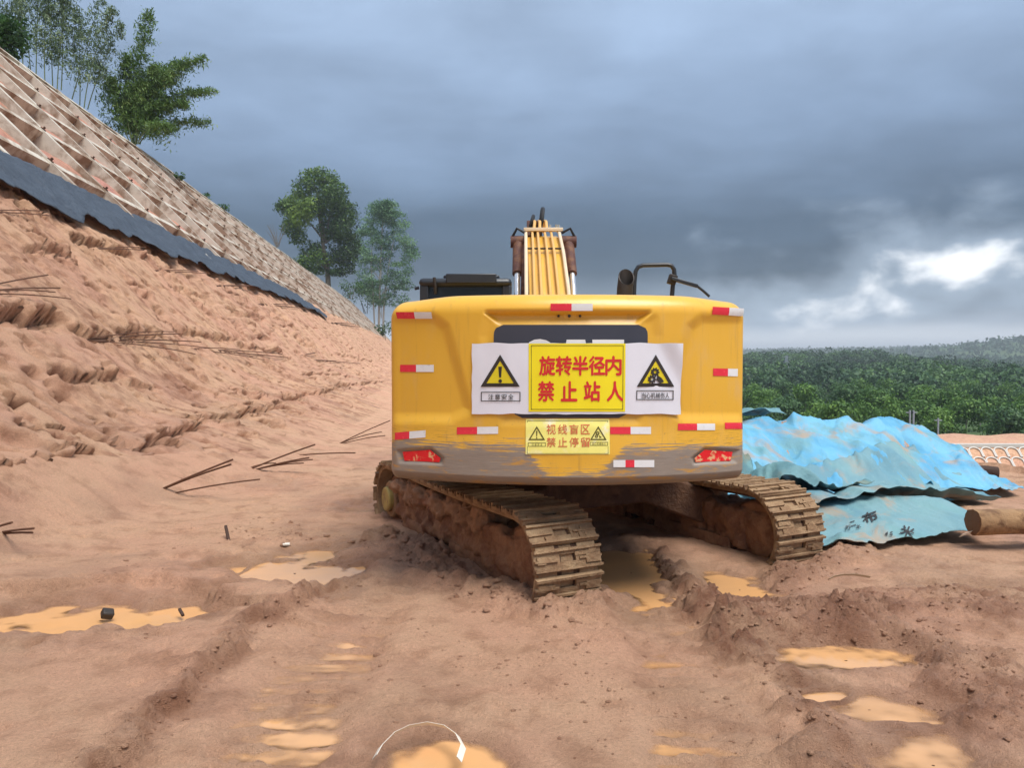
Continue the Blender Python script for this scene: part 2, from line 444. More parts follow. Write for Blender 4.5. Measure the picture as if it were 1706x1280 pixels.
EDGE = [(15, 4), (9.4, 11.0), (7.6, 15), (6.0, 24), (3.5, 60), (-9, 200), (-40, 420)]
def ground_h(x, y, detail=True):
    s, u = su(x, y)
    z = base_h(s, np.minimum(u, UB))
    sink = sst(u, toe_u(s) + 0.9, toe_u(s) + 2.2)
    # far side of the work platform falls away to the valley, the wooded hill rises beyond it
    d, side, _ = dline(x, y, EDGE)
    dd = np.where(side < 0, d, -d)
    dd = np.where((y < 4) & (x < 15), -5, dd)
    drop = np.clip(dd, 0, None)
    dist = np.hypot(x, y)
    val = np.interp(dist, [0, 60, 90, 140, 240, 420, 620, 800, 1500, 2300, 2600, 3300, 6000], [-11, -11, -11.5, -13, -13, -8, -3.2, -9, -12, 10, 18, 5, 0])
    hill2 = 46 * np.exp(-(((x - 1130) / 330) ** 2 + ((y - 1500) / 280) ** 2)) + 20 * np.exp(-(((x - 1500) / 700) ** 2 + ((y - 2600) / 420) ** 2)) + 22 * np.exp(-(((x - 2050) / 900) ** 2 + ((y - 3600) / 420) ** 2))
    val = val + hill2 + np.where(dist > 150, 4.5 * fbm(x, y, 170, 3, 5) - 6.0 * sst(x / np.maximum(y, 1), 0.42, 0.68) * sst(dist, 300, 550) * sst(dist, 1200, 800), 0) * sst(dist, 150, 300)
    z = np.where(dd > 0, np.maximum(z - 0.75 * drop + 0.12 * np.exp(-drop), val), z)
    z = z - sink * (0.35 + 0.25 * np.clip(u - toe_u(s), 0, 40))
    wet = np.zeros_like(x); red = np.zeros_like(x)
    near = (x > -7.5) & (x < 10) & (y > 1.5) & (y < 16)
    if detail and near.any():
        X, Y = x[near], y[near]
        zz = np.zeros_like(X); wt = np.zeros_like(X); rd = np.zeros_like(X)
        zz += 0.022 * fbm(X, Y, 1.6, 3, 1) + 0.010 * fbm(X, Y, 0.42, 4, 2)
        zz += 0.006 * fbm(X, Y, 0.10, 3, 9)
        j = 0.12 * fbm(X, Y, 0.55, 4, 3); j2 = 0.05 * fbm(X, Y, 0.16, 3, 4)
        # berm beside the left track print: the ground left of it stands higher, with a crumbling edge
        d, sd_, run = dline(X, Y, BERM); q = d * sd_ * -1 + j + j2
        lip = sst(q, -0.03, 0.09) * np.exp(-np.clip(q, 0, None) / 0.9) * sst(run, 0.0, 0.5)
        zz += 0.105 * lip
        edge = np.exp(-((q - 0.03) / 0.085) ** 2) * sst(run, 0.0, 0.4)
        zz += edge * 0.035 * ridged(X, Y, 0.12, 3, 6); wt += 0.9 * edge; rd += 0.7 * edge
        # cleat prints
        for ln, hw, amp in ((L_TR, 0.30, 0.024), (R_TR, 0.33, 0.022)):
            d, sd_, run = dline(X, Y, ln)
            m = sst(d + 0.5 * j2 + 0.3 * j, hw + 0.10, hw - 0.06) * sst(run, 0.02, 0.3)
            zz -= 0.050 * m
            ph = run * (2 * math.pi / 0.186) + 2.2 * j2 / 0.05 * 0.25
            zz += m * amp * (1.9 * np.exp(-((((ph / (2 * math.pi)) % 1.0) - 0.5) / 0.15) ** 2) - 0.5) * (0.3 + 0.7 * sst(fbm(X, Y, 0.5, 3, 11), -0.35, 0.3)) + m * 0.022 * fbm(X, Y, 0.8, 3, 12) + m * 0.006 * fbm(X, Y * 3, 0.12, 2, 13)
            wt += 0.35 * m
        # churned mud
        for ln, hw, amp, lift, rr in ((HEAP1, 0.60, 0.040, 0.020, 0.8), (HEAP2, 0.60, 0.040, 0.015, 0.7), (MIDR, 0.19, 0.036, 0.026, 0.6),
                                      (SIDEL, 0.30, 0.045, 0.03, 0.3), (SIDER, 0.25, 0.045, 0.03, 0.3)):
            d, sd_, run = dline(X, Y, ln)
            m = sst(d + 2.0 * j + 1.5 * j2, hw, hw * 0.25)
            zz += m * (lift + amp * (0.35 * ridged(X + 0.5 * Y, Y, 0.36, 4, 21, 0.62) + 0.75 * ridged(X + 0.4 * Y, Y * 1.7, 0.15, 3, 22) + 0.6 * fbm(X, Y, 0.07, 2, 23)))
            wt += 0.4 * m; rd += rr * m
        # bank behind the left puddle
        d, sd_, run = dline(X, Y, BANK); q = d * sd_ + 0.6 * j + j2
        zz += 0.10 * sst(q, 0.0, 0.07) * np.exp(-np.clip(q, 0, None) / 1.2)
        # footprints and knocks on the left
        zz -= 0.03 * sst(fbm(X, Y, 0.33, 2, 41), 0.42, 0.75) * sst(X, -1.2, -2.2)
        rough = sst(fbm(X, Y, 1.1, 3, 51), 0.05, 0.5)
        zz += rough * 0.018 * ridged(X, Y, 0.16, 3, 52)
        for (cx, cy, rx, ry, dep, lev) in puds:
            r_ = np.sqrt(((X - cx) / rx) ** 2 + ((Y - cy) / ry) ** 2) + 2.6 * j / max(rx, 0.5) + 2.2 * j2 + 0.18 * fbm(X, Y * 2, 0.3, 3, 14)
            m = sst(r_, 1.45, 0.30)
            zz = zz * (1 - 0.65 * m) - dep * m
            wt += sst(r_, 1.75, 0.95) * 0.9
        wt += 0.5 * sst(fbm(X, Y, 1.5, 4, 31), 0.05, 0.55)
        fade = sst(s[near] * 0 + (u[near] - toe_u(s[near])), 0.8, -0.2)
        keep = sst(dd[near], 0.6, -0.4)
        z[near] += zz * (0.25 + 0.75 * fade) * keep
        zf = z[near]
        for (cx, cy, rx, ry, dep, lev) in puds:          # every puddle is held by a low bank
            r_ = np.sqrt(((X - cx) / rx) ** 2 + ((Y - cy) / ry) ** 2)
            bk = sst(r_, 1.15, 1.28) * sst(r_, 1.55, 1.42)
            zf += bk * np.maximum(0, lev + 0.004 - zf)
        z[near] = zf
        wet[near] = np.clip(wt, 0, 1); red[near] = np.clip(rd, 0, 1)
    return z, wet, red
def axis(lo, hi, st, a, b, g=1.1):
    core = np.arange(lo, hi, st)
    out = []; d = st; p = hi
    while p < b: out.append(p); d *= g; p += d
    out.append(b); left = []; d = st; p = lo - st
    while p > a: left.append(p); d *= g; p -= d
    left.append(a)
    return np.array(left[::-1] + list(core) + out)
gx = axis(-6.2, 8.2, 0.024, -4200, 4800)
gy = axis(2.6, 12.4, 0.024, -800, 6000)
GXX, GYY = np.meshgrid(gx, gy)
gz, wet, red = ground_h(GXX, GYY)
ground = grid('ground', np.stack([GXX, GYY, gz], -1), M['ground_soil'], cols={'wet': wet, 'red': red, 'veg': sst(np.hypot(GXX, GYY), 50, 85)})
tag(ground, kind='structure')

def ground_z(x, y):
    i = np.clip(np.searchsorted(gy, y) - 1, 0, len(gy) - 2); j = np.clip(np.searchsorted(gx, x) - 1, 0, len(gx) - 2)
    fy = (y - gy[i]) / (gy[i + 1] - gy[i]); fx = (x - gx[j]) / (gx[j + 1] - gx[j])
    return (gz[i, j] * (1 - fx) + gz[i, j + 1] * fx) * (1 - fy) + (gz[i + 1, j] * (1 - fx) + gz[i + 1, j + 1] * fx) * fy

# water sheets
for k, (cx, cy, rx, ry, dep, lev) in enumerate(puds):
    a = np.linspace(0, 2 * math.pi, 90)
    rim = ground_z(cx + 1.35 * rx * np.cos(a), cy + 1.35 * ry * np.sin(a)).min()
    lev = min(lev, float(rim) + 0.012)
    aa, rr = np.meshgrid(np.linspace(0, 2 * math.pi, 91), np.linspace(0.02, 1.35, 44))
    wx_, wy_, wl = cx + rr * rx * np.cos(aa), cy + rr * ry * np.sin(aa), lev - 0.012 - 0.0007 * k
    tag(grid('puddle', np.stack([wx_, wy_, np.full(wx_.shape, wl)], -1), M['muddy_water'], flip=False, cols={'dep': np.clip((wl - ground_z(wx_, wy_)) / 0.05, 0, 1)}), kind='structure')
for ln, hw, lv in ((L_TR, 0.46, -0.094), (R_TR, 0.46, -0.090)):
    t = np.gradient(ln, axis=0); t /= np.linalg.norm(t, axis=1)[:, None]
    nn = np.stack([-t[:, 1], t[:, 0]], -1)
    tt = np.linspace(0, len(ln) - 1, 170); lx_ = np.stack([np.interp(tt, np.arange(len(ln)), ln[:, q]) for q in (0, 1)], -1); nx_ = np.stack([np.interp(tt, np.arange(len(ln)), nn[:, q]) for q in (0, 1)], -1)
    wv_ = lx_[:, None] + nx_[:, None] * np.linspace(-hw, hw, 40)[None, :, None]
    tag(grid('puddle', np.concatenate([wv_, np.full(wv_.shape[:2] + (1,), lv)], -1), M['muddy_water'], flip=True, cols={'dep': np.clip((lv - ground_z(wv_[..., 0], wv_[..., 1])) / 0.034, 0, 1)}), kind='structure')

# ------------------------------------------------------------------ cut slope
NRM = np.array([NX * 0.7071, NY * 0.7071, 0.7071])
def slope_ray(px, py, off=0.0):
    """pixel -> (s, u) on the bare slope plane pushed out by off along its normal"""
    d = ray(px, py); o = np.array([0, 0, CH])
    # plane: z = u - U0 + off*sqrt2,  u = -(x NX + y NY)
    c = off * 1.4142
    t = (o[2] + U0 - c) / (-(d[0] * NX + d[1] * NY) - d[2])
    p = o + d * t
    return su(p[0], p[1]), p
HOLES = [(103, 660, 13), (105, 672, 9), (320, 668, 14), (255, 680, 8), (285, 712, 9), (45, 740, 18), (160, 588, 12), (55, 622, 12), (65, 628, 11),
         (225, 705, 7), (190, 712, 9), (365, 648, 8), (430, 640, 9), (470, 668, 8), (390, 700, 10), (540, 690, 12), (560, 712, 11), (600, 660, 8),
         (345, 512, 7), (240, 470, 7), (285, 478, 6), (325, 490, 7), (190, 480, 7), (220, 520, 6), (350, 525, 6), (450, 560, 7), (500, 575, 7),
         (130, 445, 12), (95, 735, 10), (20, 640, 8), (415, 730, 12), (450, 720, 10), (305, 560, 8), (415, 610, 8), (260, 600, 6), (575, 620, 7),
         (610, 700, 9), (180, 770, 12), (80, 510, 9), (100, 770, 14), (185, 745, 12)]
LEDGES = [([(-30, 515), (40, 520), (98, 525)], 0.22, 0.45), ([(112, 538), (150, 555), (188, 565)], 0.16, 0.35), ([(192, 552), (268, 556)], 0.16, 0.3),
          ([(290, 548), (330, 556), (385, 566)], 0.14, 0.3), ([(85, 622), (140, 628), (200, 622)], 0.14, 0.3), ([(-30, 818), (80, 815), (155, 800)], 0.22, 0.4),
          ([(200, 775), (240, 790), (330, 760)], 0.16, 0.3), ([(120, 398), (170, 405), (215, 420)], 0.2, 0.4), ([(40, 408), (130, 432)], 0.10, 0.25),
          ([(385, 752), (430, 745), (470, 735)], 0.14, 0.25), ([(470, 725), (520, 722), (560, 705)], 0.14, 0.25), ([(395, 575), (470, 590)], 0.10, 0.25),
          ([(200, 640), (260, 655)], 0.08, 0.25), ([(380, 520), (440, 530)], 0.10, 0.3), ([(280, 470), (350, 500)], 0.08, 0.25), ([(10, 700), (80, 760)], 0.08, 0.25),
          ([(300, 740), (380, 745)], 0.12, 0.25), ([(560, 590), (620, 605)], 0.10, 0.3), ([(560, 690), (640, 690)], 0.12, 0.3), ([(500, 640), (570, 650)], 0.10, 0.3)]
holes = [(*slope_ray(a, b)[0], r * 0.9 / F) for a, b, r in HOLES]
ledges = [([slope_ray(*p)[0] for p in pl_], am, wd) for pl_, am, wd in LEDGES]
def slope_rel(s, u):
    """how far the bare soil stands off its plane"""
    sc = np.clip(s / 14.0, 0.6, 4.0)
    g = 0.030 * fbm(s, u * 0.25, 1.0, 4, 61) + 0.018 * fbm(s * 1.0, u * 0.5, 0.4, 4, 62) + 0.018 * ridged(s, u * 0.6, 0.16, 3, 63)
    g += 0.07 * fbm(s, u, 4.5, 2, 64)
    g -= 0.05 * sst(np.abs(fbm(s, u * 0.16, 0.8, 3, 60)), 0.10, 0.0) * sst(fbm(s, u, 1.7, 2, 59), -0.05, 0.3)
    g -= 0.07 * sst(fbm(s, u * 0.22, 0.7, 3, 65), 0.3, 0.6)
    g -= 0.15 * sst(fbm(s * 0.7, u * 1.5, 0.42, 3, 66), 0.50, 0.58)
    # scalloped scarps that run along the slope
    q = u * 0.9 + 0.5 * fbm(s, u, 2.2, 3, 67)
    saw = (q % 1.45) / 1.45
    msk = sst(fbm(s, u, 1.5, 3, 68), 0.08, 0.4)
    g += 0.03 * msk * (np.where(saw < 0.22, -sst(saw, 0.22, 0.0) * 0.6, 0) + np.where(saw > 0.22, (1 - saw) * 0.55 * sst(saw, 0.20, 0.30), 0))
    gu = np.abs(fbm(s + 0.35 * u + 0.25 * fbm(s, u, 0.8, 2, 56), u * 0.10, 1.5, 3, 57))
    g -= 0.16 * sst(gu, 0.085, 0.0) * sst(fbm(s, u * 0.5, 3.0, 2, 55), -0.2, 0.25)
    pr = np.random.RandomState(5)
    for k in range(330):
        ps_, pu_ = 5 + 45 * pr.rand() ** 1.3, 3.4 + 7.6 * pr.rand(); rad = 0.05 * (1 + 2.2 * pr.rand() ** 2) * (1 + ps_ / 22); el = 0.6 + 1.5 * pr.rand()
        m = (np.abs(s - ps_) < 3 * rad * max(el, 1)) & (np.abs(u - pu_) < 3 * rad)
        if m.any():
            d = np.hypot((s[m] - ps_) / el, (u[m] - pu_) * 1.3) / rad + 0.4 * fbm(s[m], u[m], rad, 2, 78)
            g[m] += -1.6 * rad * sst(d, 1.0, 0.45) + 0.35 * rad * np.exp(-((d - 1.3) / 0.4) ** 2) * (u[m] < pu_)
    g *= 0.45 + 1.0 * sst(fbm(s, u * 0.6, 2.6, 3, 58), -0.35, 0.45)
    for hs, hu, rr in holes:
        rad = rr * math.hypot(hs, 8) * 1.1
        m = (np.abs(s - hs) < 3 * rad) & (np.abs(u - hu) < 3 * rad)
        if m.any():
            d = np.hypot((s[m] - hs) * 0.75, (u[m] - hu) * 1.5) / rad + 0.35 * fbm(s[m], u[m], rad, 2, 77)
            g[m] -= 2.2 * rad * sst(d, 1.0, 0.45)
    for pts, am, wd in ledges:
        ps = np.array(pts); lo = ps.min(0) - 1.5; hi = ps.max(0) + 1.5
        m = (s > lo[0]) & (s < hi[0]) & (u > lo[1]) & (u < hi[1])
        if not m.any(): continue
        a, b_ = s[m], u[m]
        d, sd_, run = dline(a, b_, pts)
        t = (b_ - np.interp(a, *(ps[np.argsort(ps[:, 0])].T))) + 0.13 * fbm(a, b_, 0.45, 4, 71) + 0.08 * fbm(a, b_, 0.13, 3, 72)
        L = run.max() if run.size else 1
        endf = sst(np.minimum(a - ps[:, 0].min(), ps[:, 0].max() - a), -0.25, 0.25)
        up = 0.55 * am * sst(t, 0.55, 0.0) * sst(t, -0.05, 0.04)
        dn = -1.7 * am * sst(-t, wd * 0.8, 0.0) * sst(t, 0.04, -0.02)
        g[m] += endf * (up + dn)
    return g
ss = np.concatenate([np.linspace(1.5, 30, 560), 30 * (1.0132 ** np.arange(1, 155))])
uu = np.concatenate([np.linspace(0.6, UB + 0.1, 340)])
SG, UG = np.meshgrid(ss, uu, indexing='ij')
hb = base_h(SG, UG)
onp = sst(UG, toe_u(SG) + 0.2, toe_u(SG) + 1.6)
rel = slope_rel(SG, UG) * (0.15 + 0.85 * onp)
low = sst(UG, toe_u(SG) + 0.35, toe_u(SG) - 0.25)
X, Y = xy(SG, UG)
V = np.stack([X, Y, hb - 0.16 * low], -1) + NRM * rel[..., None]
wt = 0.5 * sst(fbm(SG, UG, 1.6, 4, 81), 0.1, 0.6) * sst(UG, 7, 4) + sst(-rel, 0.07, 0.25) * 0.35  # second term darkens the soil by how deep it is recessed
cut = grid('cut_slope', V, M['slope_soil'], flip=True, cols={'wet': np.clip(wt, 0, 1), 'red': np.clip(sst(-rel, 0.10, 0.35) + 0.75 * sst(fbm(SG + 0.3 * UG, UG * 0.22, 0.9, 4, 82), 0.08, 0.5) + 0.5 * sst(fbm(SG, UG, 2.2, 3, 83), 0.1, 0.5), 0, 1)})  # red tone also deepens with recess depth, besides streaks and patches
tag(cut, kind='structure')

# the lattice bank above the bench: soil set back behind the concrete beams
ss2 = np.concatenate([np.linspace(2, 60, 300), 60 * (1.012 ** np.arange(1, 116))])
uu2 = np.linspace(UB - 0.3, UC + 0.35, 130)
SG, UG = np.meshgrid(ss2, uu2, indexing='ij')
X, Y = xy(SG, UG)
rel2 = -0.30 + 0.07 * fbm(SG, UG, 1.1, 4, 91) + 0.03 * fbm(SG, UG, 0.35, 3, 92) + 0.06 * fbm(SG, UG, 3.0, 2, 93)
ROWS = [12.6, 14.85, 17.05, 19.2, 21.45]
for r_u in ROWS + [UC + 0.12]:
    dd_ = r_u - UG
    rel2 = rel2 - 0.72 * sst(dd_, 1.0, 0.15) * (dd_ > -0.2) * (0.7 + 0.5 * fbm(SG, UG, 1.7, 2, 94)) + 0.10 * np.exp(-((dd_ - 1.5) / 0.5) ** 2)
V = np.stack([X, Y, UG - U0], -1) + NRM * rel2[..., None]
bank = grid('bank_soil', V, M['slope_soil_pink'], flip=True)
tag(bank, kind='structure')

# hill behind and beyond the bank
simple('hill_grass', lin(92, 104, 52), 0.95, var=0.5, vscale=0.6, bmp=0.6, bscale=3, second=lin(120, 92, 62))
ssh = np.concatenate([np.linspace(-30, 200, 90), np.linspace(203, 235, 40), np.linspace(238, 420, 60)])
uuh = np.concatenate([np.linspace(-30, 26, 90), np.linspace(28, 160, 60)])
SG, UG = np.meshgrid(ssh, uuh, indexing='ij')
X, Y = xy(SG, UG)
top = np.minimum(np.maximum(UG - U0, -12), 17.75 + 0.03 * (UG - UC))
fall = sst(SG, 226, 262)
zh = top * (1 - 0.38 * fall) - 1.4 * sst(UG, UC + 0.45, UC - 0.2) * (1 - fall) + 0.5 * fbm(SG, UG, 6, 3, 95) * sst(UG, UC, UC + 3)
zh = np.where(UG < U0 + 1, np.minimum(zh, -1.5) - 0.3, zh)
hill = grid('hill', np.stack([X, Y, zh], -1), M['hill_grass'], flip=True)
tag(hill, kind='structure')
# ------------------------------------------------------------------ excavator
X0, YC, RT = 0.457, 8.73, 2.83            # swing centre and tail radius
ZB, ZT = 0.905, 2.395                     # counterweight bottom and top
HW = 1.455
# machine paint: scuffed yellow
def paint(name, grey=False):
    nt, b = material(name)
    oc = objco(nt)
    ye = lin(229, 180, 66); ye2 = lin(223, 169, 48)
    n1 = nt.noise(oc, 1.7, 4, 0.6)
    cc = nt.mix(n1, ye, ye2)
    dust = nt.smooth(nt.noise(nt.scale3(oc, 1, 1, 0.35), 5, 6, 0.65, 0.3), 0.5, 0.85)
    cc = nt.mix(nt.math('MULTIPLY', dust, 0.5), cc, lin(210, 174, 124))
    run = nt.smooth(nt.noise(nt.scale3(oc, 9, 9, 0.5), 2.2, 5, 0.6), 0.56, 0.74)
    cc = nt.mix(nt.math('MULTIPLY', run, 0.28), cc, lin(150, 112, 70))
    ro = nt.math('ADD', 0.34, nt.math('MULTIPLY', dust, 0.25))
    mt = 0.0
    h = nt.noise(oc, 60, 3, 0.5)
    if grey:
        sp_ = nt.n('ShaderNodeSeparateXYZ', {0: oc})
        z_ = sp_.outputs[2]; x_ = nt.math('SUBTRACT', sp_.outputs[0], X0)
        st = nt.noise(nt.scale3(oc, 1.1, 1.1, 26), 3.0, 6, 0.7)           # long sideways scrapes
        st2 = nt.noise(nt.scale3(oc, 2.2, 2.2, 60), 4.0, 4, 0.6)
        big = nt.noise(oc, 1.9, 3, 0.5, 0.2)
        ax = nt.math('ABSOLUTE', nt.math('SUBTRACT', x_, 0.02))
        mid = nt.smooth(ax, 0.42, 0.18)                                    # paint survives in the middle
        lim = nt.math('SUBTRACT', 1.215, nt.math('MULTIPLY', mid, 0.20))
        lim = nt.math('ADD', lim, nt.math('MULTIPLY', nt.math('SUBTRACT', st, 0.5), 0.42))
        lim = nt.math('ADD', lim, nt.math('MULTIPLY', nt.math('SUBTRACT', big, 0.5), 0.10))
        g = nt.smooth(nt.math('SUBTRACT', lim, z_), -0.006, 0.03)
        # higher, the paint only shows scattered scratches
        hi = nt.math('MULTIPLY', nt.smooth(z_, 1.46, 1.2), nt.smooth(st2, 0.54, 0.66))
        hi = nt.math('MULTIPLY', hi, nt.smooth(ax, 0.45, 1.2))
        spl = nt.math('MULTIPLY', nt.smooth(nt.noise(oc, 38, 3, 0.6), 0.66, 0.72), nt.smooth(z_, 1.75, 1.1))
        cc = nt.mix(nt.math('MULTIPLY', spl, 0.7), cc, lin(150, 112, 78))
        cc = nt.mix(nt.math('MULTIPLY', hi, 0.75), cc, lin(110, 84, 44))
        bare = nt.mix(st2, lin(120, 108, 98), lin(158, 146, 134))
        bare = nt.mix(nt.smooth(nt.noise(nt.scale3(oc, 1, 1, 5), 3.0, 5, 0.7, 0.4), 0.53, 0.66), bare, lin(186, 140, 70))
        bare = nt.mix(nt.math('MULTIPLY', nt.smooth(z_, 0.99, 0.93), 0.6), bare, lin(112, 92, 68))
        cc = nt.mix(g, cc, bare)
        ro = nt.math('ADD', ro, nt.math('MULTIPLY', g, 0.18))
        h = nt.math('ADD', nt.math('MULTIPLY', h, 0.3), nt.math('MULTIPLY', nt.math('MULTIPLY', g, st2), 1.2))
    nt.set(b, 'Base Color', cc)
    nt.set(b, 'Roughness', ro)
    b.inputs['Coat Weight'].default_value = 0.15
    b.inputs['Coat Roughness'].default_value = 0.3
    bump(nt, b, h, 0.18, 0.01)
paint('yellow_paint'); paint('counterweight_paint', True)
simple('black_paint', lin(38, 42, 48), 0.42, var=0.3, vscale=8)
simple('logo_panel_grey', lin(58, 63, 76), 0.4, var=0.12, vscale=3)
simple('dark_steel', lin(56, 50, 46), 0.6, metal=0.3, var=0.3, vscale=9, bmp=0.2)
simple('rubber_hose', lin(24, 25, 28), 0.55, var=0.2)
simple('chrome_rod', lin(226, 226, 226), 0.2, metal=0.75, var=0.05)
simple('muddy_cylinder', lin(84, 50, 42), 0.7, var=0.35, vscale=12, second=lin(112, 76, 52), bmp=0.4)
simple('pipe_paint', lin(218, 172, 100), 0.4, var=0.15, vscale=10)
simple('pale_pipe', lin(226, 204, 170), 0.35, var=0.12, vscale=10)
simple('glass_dark', lin(30, 36, 42), 0.08, var=0.1)
simple('white_vinyl', lin(224, 226, 236), 0.45, var=0.05, vscale=5)
simple('yellow_vinyl', lin(244, 226, 30), 0.42, var=0.06, vscale=5)
simple('faded_yellow_vinyl', lin(244, 236, 130), 0.45, var=0.12, vscale=9, second=lin(250, 246, 214), thr=(0.5, 0.7))
simple('red_print', lin(214, 44, 44), 0.5, var=0.06)
simple('faded_red_print', lin(216, 112, 74), 0.5, var=0.12, vscale=30, second=lin(240, 206, 120), thr=(0.5, 0.75))
simple('black_print', lin(48, 44, 42), 0.5, var=0.1)
simple('olive_print', lin(92, 88, 36), 0.5, var=0.15)
simple('sign_yellow_print', lin(226, 208, 36), 0.5, var=0.08)
simple('tape_red', lin(226, 50, 70), 0.25, var=0.1, vscale=20)
simple('tape_white', lin(226, 228, 230), 0.3, var=0.06, vscale=20, second=lin(190, 186, 178), thr=(0.62, 0.75))
simple('worn_red_lens', lin(222, 26, 38), 0.3, var=0.1, vscale=20, second=lin(226, 176, 128), thr=(0.54, 0.60))
simple('white_letter', lin(236, 236, 234), 0.4, var=0.03)
# mud on the undercarriage
def mud(name, a, b_, c_):
    nt, b = material(name)
    oc = objco(nt)
    n1 = nt.noise(oc, 5.5, 6, 0.65, 0.3); n2 = nt.noise(oc, 30, 5, 0.7)
    cc = nt.mix(nt.smooth(n1, 0.35, 0.65), a, b_)
    cc = nt.mix(nt.smooth(nt.noise(oc, 2.3, 4, 0.6, 0.5), 0.55, 0.7), cc, c_)
    v = nt.math('ADD', 0.7, nt.math('MULTIPLY', n2, 0.6))
    cc = nt.n('ShaderNodeVectorMath', {0: cc, 1: nt.n('ShaderNodeCombineXYZ', {0: v, 1: v, 2: v}).outputs[0]}, operation='MULTIPLY').outputs[0]
    nt.set(b, 'Base Color', cc)
    nt.set(b, 'Roughness', nt.math('ADD', 0.55, nt.math('MULTIPLY', n1, 0.5), clamp=True))
    b.inputs['Specular IOR Level'].default_value = 0.35
    bump(nt, b, nt.math('ADD', n1, n2), 0.8, 0.03)
mud('mud_shoe', lin(166, 138, 106), lin(142, 112, 84), lin(120, 92, 68))
mud('mud_frame', lin(126, 88, 66), lin(158, 120, 92), lin(104, 68, 52))
mud('mud_dark', lin(78, 54, 42), lin(104, 76, 58), lin(62, 40, 32))
mud('mud_clod_soil', lin(172, 134, 106), lin(148, 112, 86), lin(156, 112, 88))

EX = empty('excavator', (X0, YC, 0.0))
tag(EX, 'yellow tracked excavator seen from behind, warning banner on its scraped counterweight', 'excavator')
def par(o, p=EX):
    """parent keeping the world position the mesh was modelled in"""
    o.parent = p
    o.matrix_parent_inverse = Matrix.Translation(-Vector((X0, YC, 0.0))) if p is EX else Matrix.Identity(4)
    return o
# sub-parts hang from parts whose own matrix is already the identity in the world
def sub(o, p):
    o.parent = p
    return o

# plan outline of the counterweight: left side, rounded corner, tail arc, corner, right side
rc = 0.13
def plan():
    pts = []
    th = math.asin((HW - rc) / (RT - rc))                 # where the corner arc meets the tail arc
    cxr, cyr = (RT - rc) * math.sin(th), YC - (RT - rc) * math.cos(th)
    for y in np.linspace(7.55, cyr, 8, endpoint=False): pts.append((-HW, y))
    for a in np.linspace(math.pi, math.pi * 1.5 - th, 12, endpoint=False): pts.append((-cxr + rc * math.cos(a), cyr + rc * math.sin(a)))
    for t in np.linspace(-th, th, 330): pts.append((RT * math.sin(t), YC - RT * math.cos(t)))
    for a in np.linspace(math.pi * 1.5 + th, math.pi * 2, 13)[1:]: pts.append((cxr + rc * math.cos(a), cyr + rc * math.sin(a)))
    for y in np.linspace(cyr, 7.55, 9)[1:]: pts.append((HW, y))
    p = np.array(pts); p[:, 0] += X0
    return p
PL = plan()
tg = np.gradient(PL, axis=0); tg /= np.linalg.norm(tg, axis=1)[:, None]
PN = np.stack([tg[:, 1], -tg[:, 0]], -1)                   # outward
def poly_sd(px, py, poly):
    """signed distance in pixels, + inside"""
    d = np.full(px.shape, 1e9); ins = np.zeros(px.shape, bool)
    n = len(poly)
    for i in range(n):
        ax, ay = poly[i]; bx, by = poly[(i + 1) % n]
        ex, ey = bx - ax, by - ay
        t = np.clip(((px - ax) * ex + (py - ay) * ey) / (ex * ex + ey * ey), 0, 1)
        d = np.minimum(d, np.hypot(px - ax - t * ex, py - ay - t * ey))
        c = ((ay > py) != (by > py)) & (px < (bx - ax) * (py - ay) / (by - ay + 1e-9) + ax)
        ins ^= c
    return np.where(ins, d, -d)
PANL = [(560, 531), (720, 531), (740, 546), (778, 682), (750, 696), (560, 696)]
PANR = [(1892 - x, y) for x, y in PANL][::-1]
GRO = [(806, 520), (1086, 520), (1060, 545), (832, 545)]
NICHE = [(812, 532), (1090, 532), (1096, 560), (1062, 702), (840, 702), (806, 560)]
LAMPL = [(664, 752), (718, 748), (738, 764), (736, 772), (668, 769)]
LAMPR = [(1892 - x, y) for x, y in LAMPL][::-1]
def relief(x, y, z):
    px, py = proj(x, y, z)
    r = -0.030 * sst(poly_sd(px, py, PANL), -14, 10) - 0.030 * sst(poly_sd(px, py, PANR), -14, 10)
    g = sst(poly_sd(px, py, GRO), -3, 6)
    r -= 0.060 * g * sst(py, 548, 522)
    r -= 0.016 * sst(poly_sd(px, py, NICHE), -12, 8)
    for lp in (LAMPL, LAMPR):
        r -= 0.022 * sst(poly_sd(px, py, lp), -5, 3)
    r += 0.022 * 0.45 * sst(py, 712, 760) * (1 - 0.0 * px)
    return r
# vertical profile: (inset, z) from the top deck over the shoulder, down the face and under
prof = [(0.75, ZT + 0.012), (0.45, ZT + 0.012), (0.25, ZT + 0.006)]
for a in np.linspace(0, math.pi / 2, 12):
    prof.append((0.15 - 0.15 * math.sin(a), ZT - 0.15 * (1 - math.cos(a))))
for z in np.linspace(ZT - 0.15, ZB + 0.07, 170)[1:]:
    prof.append((0.0, z))
for a in np.linspace(0, math.pi / 2, 8)[1:]:
    prof.append((0.06 * (1 - math.cos(a)), ZB + 0.07 - 0.07 * math.sin(a)))
prof += [(0.3, ZB + 0.004), (0.75, ZB + 0.01)]
prof = np.array(prof)
def cw_surface(px_idx, zz, ins):
    P = PL[px_idx] - PN[px_idx] * ins[:, None] if ins.ndim == 1 else None
    return P
nP = len(PL)
V = np.zeros((len(prof), nP, 3))
for i, (ins, z) in enumerate(prof):
    q = PL - PN * ins
    # side walls shrink sideways only
    V[i, :, :2] = q; V[i, :, 2] = z
    V[i, :, 1] = np.minimum(V[i, :, 1], 7.6)
    drop_ = 0.035 * sst(np.abs(PL[:, 0] - X0), 0.9, HW)     # deck falls a little towards the corners
    V[i, :, 2] -= drop_ * float(sst(np.float64(z), ZT - 0.6, ZT))
